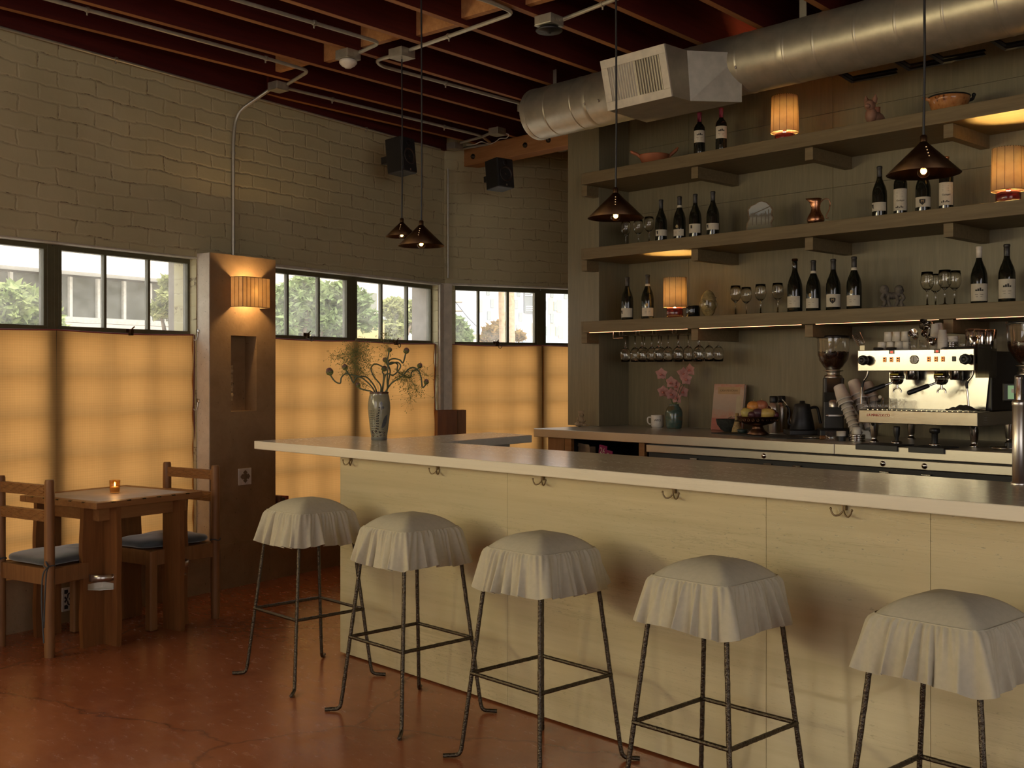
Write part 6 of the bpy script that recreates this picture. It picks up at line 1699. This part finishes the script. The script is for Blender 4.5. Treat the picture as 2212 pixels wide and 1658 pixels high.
budm.set(Base_Color=budm.mix(budm.ramp(budm.math('ADD', budm.math('MULTIPLY', bz.outputs[2], 26), budm.math('MULTIPLY', bn_, .8)), [(.25, 0.0), (.75, 1.0)]), (.17, .19, .055), (.24, .12, .13)), Roughness=.8); budm.bump(bn_, .8, .006)
stems = [
 ([(890, 860), (800, 740), (680, 650), (520, 610), (450, 605), (395, 660), (378, 742), (300, 712), (240, 630)], (222, 570), 60, 'far left with a sharp kink'),
 ([(920, 860), (860, 740), (770, 650), (690, 640), (620, 655), (575, 730), (530, 640), (475, 565)], (452, 505), 48, 'second from the left'),
 ([(860, 880), (780, 850), (680, 822)], (646, 770), 40, 'low at the left of the vase mouth'),
 ([(985, 860), (975, 760), (880, 640), (840, 520), (900, 455), (1000, 490), (1060, 545), (1090, 530), (1085, 470), (1070, 440)], (1050, 395), 40, 'looping left of the centre'),
 ([(1000, 860), (1020, 740), (1030, 620), (1010, 575)], (1035, 525), 46, 'upright in the middle of the vase'),
 ([(1075, 850), (1080, 700), (1085, 560), (1100, 470), (1085, 400), (1105, 290)], (1116, 245), 38, 'tall central one below the window latch'),
 ([(1010, 860), (1040, 660), (1080, 600), (1170, 620), (1250, 550), (1280, 480), (1230, 430), (1110, 460), (1110, 400), (1180, 375), (1270, 395), (1315, 438), (1350, 320)], (1366, 258), 48, 'highest at the right with a big loop'),
 ([(1075, 855), (1100, 700), (1125, 560), (1100, 470), (1150, 430), (1235, 460), (1230, 560), (1320, 620), (1420, 655), (1450, 570), (1530, 530)], (1566, 480), 42, 'in front of the corner post'),
 ([(1060, 860), (1160, 730), (1300, 640), (1400, 530), (1480, 510), (1550, 560), (1590, 680), (1605, 803), (1650, 770)], (1664, 722), 42, 'far right drooping towards the post')]
for i, (pts, bud, r, lab) in enumerate(stems):
    d0 = .04*((i*7) % 5 - 2)/2
    base = vb + Vector((0, 0, hv*.75))
    st = thing('allium_stem', 'curly allium flower in the stoneware vase, ' + lab, 'flower', base, 0, 'curly alliums in the vase')
    P_ = [Vector((0, 0, 0)) + Vector((.004*(i - 4), .003*(i % 3 - 1), 0))] + [Z2(x, y, d0*min(1, (j + 1)/3)) - base for j, (x, y) in enumerate(pts)]
    c = Z2(*bud, d0) - base
    P_.append(c.lerp(P_[-1], .45))
    M().tube(smooth_path(P_, 5), .0042, 8).build('stem', stemg, st)
    rr = r/6.907*wv/FPX*.86
    m = M()
    q = random.Random(i)
    m.ball((0, 0, 0), rr, 18, 12, (1, 1, 1.12), lambda d: 1 + .05*sin(19*d.x + 3)*sin(17*d.y)*sin(18*d.z))
    for k in range(110):
        z = q.uniform(-.7, 1); a = q.uniform(0, 2*pi); s_ = sqrt(1 - z*z)
        d = Vector((s_*cos(a), s_*sin(a), z*1.12))*rr*1.0
        m.ball(tuple(d), rr*.13, 5, 4)
    up_ = (c - P_[-2]).normalized()
    o = m.build('flower_head', budm.m, st, loc=c)
    o.rotation_mode = 'QUATERNION'; o.rotation_quaternion = Vector((0, 0, 1)).rotation_difference(up_)
# fine grass sprays
gr = plain('grass_spray', (.20, .20, .06), .7)
sprays = [([(930, 860), (780, 650), (640, 520), (480, 400), (340, 335), (225, 335)], 'to the far left', .9), ([(950, 860), (860, 600), (760, 420), (660, 290), (600, 270), (560, 290)], 'arching up on the left', 1.6), ([(960, 860), (900, 640), (820, 430), (760, 250), (730, 150)], 'rising left of the middle', .8),
          ([(930, 860), (820, 700), (700, 560), (590, 450), (540, 380), (540, 170)], 'dense tuft over the dark shadow', 1.7), ([(900, 860), (800, 790), (700, 720), (560, 600), (480, 560)], 'low on the left', .8), ([(1020, 860), (1050, 500), (1075, 250), (1080, 60), (1050, -10)], 'tall one before the window', .7),
          ([(1060, 860), (1200, 660), (1340, 640), (1380, 740), (1430, 980)], 'hanging down on the right', 1.1), ([(1050, 860), (1250, 620), (1400, 560), (1560, 550), (1700, 640)], 'reaching to the right', .8), ([(1070, 860), (1200, 700), (1370, 650), (1480, 760), (1530, 880)], 'drooping right of the vase', 1.0)]
for i, (pts, lab, dens) in enumerate(sprays):
    q = random.Random(40 + i)
    base = vb + Vector((0, 0, hv*.75))
    t = thing('grass_spray', 'fine green grass spray in the vase, ' + lab, 'grass', base, 0, 'fine grasses in the vase')
    d0 = .05*sin(i*2.1)
    P_ = smooth_path([Vector((0, 0, 0))] + [Z2(x, y, d0*min(1, (j + 1)/3)) - base for j, (x, y) in enumerate(pts)], 6)
    m = M().tube(P_, .0009, 4)
    m.build('stalk', gr, t)
    sd = M(); n = len(P_)
    for k in range(int(150*dens)):
        u = .45 + .55*q.random(); p = P_[min(n - 1, int(u*n))]
        e = p + Vector((q.gauss(0, 1), q.gauss(0, 1), q.gauss(0, .8)))*.020*(1 + .7*dens*(u > .6)) + Vector((0, 0, -.004))
        sd.tube([p, e], .00035, 3, False, False)
        sd.ball(tuple(e), .0021, 5, 4, (1, 1, 1.5))
    o = sd.build('seed_heads', gr, t); o['kind'] = 'stuff'
# ================================================================ OUTSIDE
def ow(px, py, D): return onpl(px, py, PF - NL*D, NL)
def of(px, py, D): return onpl(px, py, PC - N2*D, N2)
def owl(px, py, D):
    p = ow(px, py, D); d = p - PF; return d.dot(DL), p.z
asph = plain('pale_asphalt', (.34, .32, .29), .9)
o = M().prism([(-80, -40), (-7.9, -40), (-5.2, -5), (-7.1, 2.5), (-7.72, 6.2), (-6.2, 10.5), (40, 60), (-10, 110), (-110, 110)], -.35, -.12).build('ground', asph); o['kind'] = 'structure'; o['label'] = 'pale street and sidewalk outside the windows'
FB = 15.0
def facade(px, py): return owl(px, py, FB)
s0, _ = facade(-260, 600); s1, _ = facade(826, 640)
zc0 = owl(120, 566, FB - .7)[1]; zc1 = owl(120, 582, FB - .7)[1]; zs = facade(330, 690)[1]
bd = thing('beige_building', 'long beige building with a white canopy and dark glazing across the street', 'building', WLOC, WROT)
beige = plain('beige_stucco', (.80, .67, .54), .85, var=.04)
sg0 = facade(432, 620)[0]
M().box(s0 - 14, s1, FB, FB + 10, zc0, 9.0).box(sg0, s1, FB, FB + 10, -.12, zc0).box(s0 - 14, sg0, FB, FB + 10, -.12, zs - .15).box(s0 - 14, sg0, FB + 1.2, FB + 10, zs - .15, zc0).build('wall', beige, bd)
M().box(s0 - 14, sg0 + .3, FB - .7, FB + .05, zc1, zc0 + .02).build('canopy', plain('white_metal', (.86, .86, .86), .4), bd)
M().box(s0 - 14, sg0, FB + .55, FB + .6, zs, zc1).build('glazing', plain('dark_glazing', (.10, .095, .06), .3, var=.15, sc=2), bd)
for px in (-60, 54, 183, 243, 299, 355, 388):
    a = facade(px, 640)[0]; M().box(a - .035, a + .035, FB + .47, FB + .55, zs, zc1).build('glazing_mullion', plain('white_frame', (.8, .78, .72), .5), bd)
M().box(s0 - 14, sg0, FB + .4, FB + .56, zs - .12, zs).build('glazing_sill', plain('white_sill', (.82, .78, .70), .5), bd)
wa, wb_ = facade(788, 640)[0], facade(813, 640)[0]; za, zb = facade(800, 672)[1], facade(800, 632)[1]
M().box(wa, wb_, FB - .02, FB + .1, za, zb).build('window', plain('grey_window', (.22, .22, .18), .3), bd)
yl = plain('yellow_paint', (.50, .36, .16), .8, var=.04)
ya_, yb_ = facade(760, 700), facade(826, 735)
M().box(facade(600, 700)[0], s1 + .02, FB - .06, FB, -.12, facade(780, 690)[1]).build('yellow_base', yl, bd)
# wooden sign post / far wall return seen through the panes
for px, D, lab in ((384, 6.0, 'grey steel street pole beyond the window left of the pillar'),):
    s_, z_ = owl(px, 650, D); p = wl(s_, -D, -.12)
    m = M().cyl((0, 0, 0), (0, 0, 7), .035, None, 12); tag(m.build('street_pole', MT['galv'], loc=p), lab, 'pole')
o = M().box(-.252, -.236, .24, .40, LED, ZL).box(2.36, 2.44, .24, .40, LED, ZL).build('trim_5', plain('outer_brick', (.30, .26, .22), .9, bump=.3), loc=WLOC, rz=WROT); o['kind'] = 'structure'
LEAF = [leafy('leaf_green_a', (.20, .26, .09), (.40, .44, .18)), leafy('leaf_green_b', (.16, .22, .09), (.32, .38, .17)), leafy('leaf_green_c', (.24, .27, .10), (.46, .45, .20)), leafy('leaf_rust', (.20, .16, .05), (.46, .26, .09))]
bark = plain('bark', (.16, .11, .07), .9, var=.3, bump=.4)
def tree(lab, base, blobs, n, ls, mat, seed, grp='street trees', trunk=.08):
    """blobs: list of (centre, radius) in world coordinates"""
    q = random.Random(seed)
    t = thing('street_tree', lab, 'tree', base, 0, grp)
    b0 = Vector(base)
    tr_ = M(); top = sum((Vector(c) for c, r in blobs), Vector())/len(blobs) - b0
    tr_.tube(smooth_path([(0, 0, 0), (top.x*.2, top.y*.2, top.z*.45), (top.x*.6, top.y*.6, top.z*.8)], 5), [trunk]*6 + [trunk*.7]*5, 8)
    for c, r in blobs: 
        e = Vector(c) - b0
        tr_.tube([(top.x*.3, top.y*.3, top.z*.55), e*.7 + top*.2, e], [trunk*.6, trunk*.35, trunk*.12], 6)
    tr_.build('trunk', bark, t)
    m = M()
    W_ = sum(r**2 for c, r in blobs)
    for c, r in blobs:
        for k in range(int(n*r*r/W_)):
            a = q.uniform(0, 2*pi); z = q.uniform(-1, 1); rr = r*(.35 + .65*q.random()**.5); s_ = sqrt(1 - z*z)
            lump = 1 + .22*sin(7*a + seed)*sin(5*z + 2)
            p = Vector(c) - b0 + Vector((s_*cos(a), s_*sin(a), z*.8))*rr*lump
            d = Vector((q.gauss(0, 1), q.gauss(0, 1), q.gauss(0, .6))).normalized(); u = d.orthogonal().normalized()*.42
            u = Matrix.Rotation(q.uniform(0, 6.3), 3, d) @ u
            L = ls*q.uniform(.6, 1.3)
            m.add([p - d*L, p + u*L*.8, p + d*L, p - u*L*.8], [(0, 1, 2, 3)])
    m.build('foliage', mat, t)
def px_blob(px, py, D, rpx, far=False):
    p = of(px, py, D) if far else ow(px, py, D); w_ = (p - _o).dot(_f)
    return (tuple(p), rpx*w_/FPX)
def px_tree(lab, bl, D, n, ls, mat, seed, far=False, trunk=.08):
    B = [px_blob(x, y, D + dd, r, far) for x, y, r, dd in bl]
    c = B[0][0]
    tree(lab, (c[0], c[1], -.12), B, n, ls, mat, seed, trunk=trunk)
px_tree('leafy street tree outside the left window, left of the dark mullion', [(30, 650, 50, 0), (80, 670, 45, .4), (0, 690, 55, .2), (95, 700, 40, 0), (-60, 660, 60, 0)], 7.0, 5200, .085, LEAF[0], 1)
px_tree('small street tree showing at the right panes left of the pillar', [(375, 640, 32, 0), (345, 670, 22, .2), (400, 690, 35, 0), (365, 610, 18, 0)], 7.5, 2200, .085, LEAF[2], 2)
px_tree('big round tree filling the panes right of the pillar', [(620, 650, 48, 0), (660, 630, 45, 0), (700, 650, 50, .4), (735, 640, 40, 0), (650, 690, 50, .3), (720, 700, 48, 0), (600, 700, 45, 0), (770, 650, 34, .2), (790, 690, 32, 0)], 8.5, 8500, .085, LEAF[1], 3, trunk=.10)
px_tree('pale green tree further away in the last panes before the corner', [(850, 665, 30, 0), (880, 690, 34, .8), (845, 710, 30, 0), (900, 665, 26, .5), (925, 700, 34, 0)], 24, 4200, .16, LEAF[2], 4, trunk=.16)
px_tree('grey green tree at the left of the far window', [(980, 700, 22, 0), (995, 715, 22, .5), (975, 735, 25, 0), (1005, 735, 16, 0)], 22, 2600, .14, LEAF[1], 5, True, .14)
px_tree('sparse rusty tree in the middle of the far window', [(1060, 715, 17, 0), (1080, 705, 16, .4), (1050, 730, 15, 0), (1085, 728, 18, 0), (1120, 725, 14, 0)], 20, 1500, .12, LEAF[3], 6, True, .07)
# white apartment block with banner
DB = 46
def fb(px, py):
    p = of(px, py, DB); d = p - PC; return d.dot(D2), p.z
wbk = thing('white_building', 'white apartment block with a grey vertical banner seen in the far window', 'building', FL, FROT)
xa_ = fb(1026, 700)[0]
M().box(xa_, xa_ + 44, DB, DB + 14, -.12, 21).build('wall', plain('white_stucco', (.66, .66, .72), .8, var=.02), wbk)
wg = plain('apartment_window', (.30, .32, .32), .3)
for i, (px, py, h) in enumerate(((1054, 632, 10), (1063, 655, 19), (1081, 656, 19), (1056, 681, 19), (1089, 634, 9), (1091, 683, 19), (1115, 657, 19), (1124, 684, 19), (1118, 709, 17), (1120, 635, 9), (1176, 660, 19), (1192, 637, 9), (1199, 661, 20), (1192, 687, 20), (1178, 714, 19), (1203, 715, 20), (1222, 640, 10))):
    a = fb(px - 3.6, py); b = fb(px + 3.6, py); z1 = fb(px, py - h/2)[1]; z0 = fb(px, py + h/2)[1]
    M().box(a[0], b[0], DB - .06, DB + .1, z0, z1).build('window', wg, wbk)
pch = plain('peach_panel', (.62, .47, .34), .8, var=.03)
for px, y0, y1, w_ in ((1190, 643, 678, 5), (1208, 647, 675, 5), (1194, 698, 730, 5), (1211, 703, 730, 5), (1038, 646, 673, 4), (1151, 697, 725, 4)):
    a = fb(px - w_, 690); b = fb(px + w_, 690); M().box(a[0], b[0], DB - .04, DB + .1, fb(px, y1)[1], fb(px, y0)[1]).build('coloured_panel', pch, wbk)
a = fb(1131, 650); b = fb(1158, 650); zb0, zb1 = fb(1145, 676)[1], fb(1145, 600)[1]
bnr = M().box(a[0], b[0], DB - .12, DB - .05, zb0, zb1).build('banner', plain('banner_grey', (.22, .23, .235), .7), wbk)
wh = plain('banner_white', (.8, .8, .8), .7)
bw_ = b[0] - a[0]
text('banner_lettering', 'ILEV', bw_*.62, wh, bnr, (a[0] + bw_*.27, DB - .13, zb0 + bw_*1.75), (pi/2, -pi/2, 0), .004, 'CENTER')
text('banner_lettering', 'NOI', bw_*.62, wh, bnr, (a[0] + bw_*.73, DB - .13, zb0 + bw_*1.75), (pi/2, -pi/2, 0), .004, 'CENTER')
for i in range(3): M().box(a[0] + bw_*.12, b[0] - bw_*.12, DB - .13, DB - .12, zb0 + bw_*(.16 + .14*i), zb0 + bw_*(.22 + .14*i)).build('banner_small_print', wh, bnr)
M().box(fb(1128, 735)[0], fb(1200, 735)[0], DB - .3, DB, -.12, fb(1150, 726)[1]).build('ground_floor_band', plain('blue_grey_panel', (.48, .54, .56), .6), wbk)
lw_ = thing('low_building', 'low cream building roof behind the grey green tree', 'building', FL, FROT)
lx0 = (of(1008, 735, 34) - PC).dot(D2); lx1 = (of(1030, 735, 34) - PC).dot(D2)
M().box(lx0 - 1, lx1 + 1.5, 34, 38, -.12, of(1015, 722, 34).z).build('wall', beige, lw_); M().box(lx0 - 1.1, lx1 + 1.6, 33.9, 38.1, of(1015, 722, 34).z, of(1015, 719, 34).z).build('roof_edge', MT['white'], lw_)
# palm trunks and utility pole
for px0, px1, D, lab in ((1082, 1088, 19, 'thin palm trunk left of the second glazing bar in the far window'), (1100, 1106, 17, 'thicker palm trunk right of the second glazing bar in the far window')):
    p1_ = of(px1, 740, D); p0_ = of(px0, 560, D); b_ = Vector((p1_.x, p1_.y, -.12))
    e_ = (p0_ - b_); t = thing('palm_trunk', lab, 'palm', b_, 0, 'palm trunks')
    M().tube([e_*(i/20)*2.0 if i else Vector((0, 0, 0)) for i in range(21)], [.085 if D == 19 else .12]*21, 10, True, True, lambda i, k: 1 + .06*(i % 2)).build('trunk', plain('palm_bark_%d' % D, (.42, .29, .18), .9, var=.25, sc=12, bump=.4), t)
    c = M(); q = random.Random(D)
    for k in range(14):
        a = 2*pi*k/14; 
        c.grid(lambda u, v: tuple(e_*2.0 + Vector((cos(a)*2.2*v - sin(a)*.3*(u - .5)*(1 - v), sin(a)*2.2*v + cos(a)*.3*(u - .5)*(1 - v), 1.0*v - 2.2*v*v))), 2, 6)
    c.build('fronds', LEAF[0], t)
t = thing('utility_pole', 'leaning utility pole with cross arms in the far window', 'utility pole', Vector((*of(981, 745, 40).xy, -.12)))
b_ = t.location.copy(); tp1 = of(977, 610, 40) - b_
M().tube([(0, 0, 0), tp1*.5, tp1], .11, 8).build('pole_shaft', plain('pole_wood', (.30, .24, .19), .9), t)
for y in (652, 671):
    e1, e2 = of(968, y, 40) - b_, of(998, y, 40) - b_; M().tube([e1, e2], .05, 6).build('cross_arm', plain('arm_wood', (.32, .27, .22), .9), t)
cbx = M().tube([of(984, 652, 40), of(1010, 685, 38), of(1030, 705, 36)], .018, 5)
tag(cbx.build('power_cable', MT['black']), 'thin power cable sagging from the utility pole', 'cable')
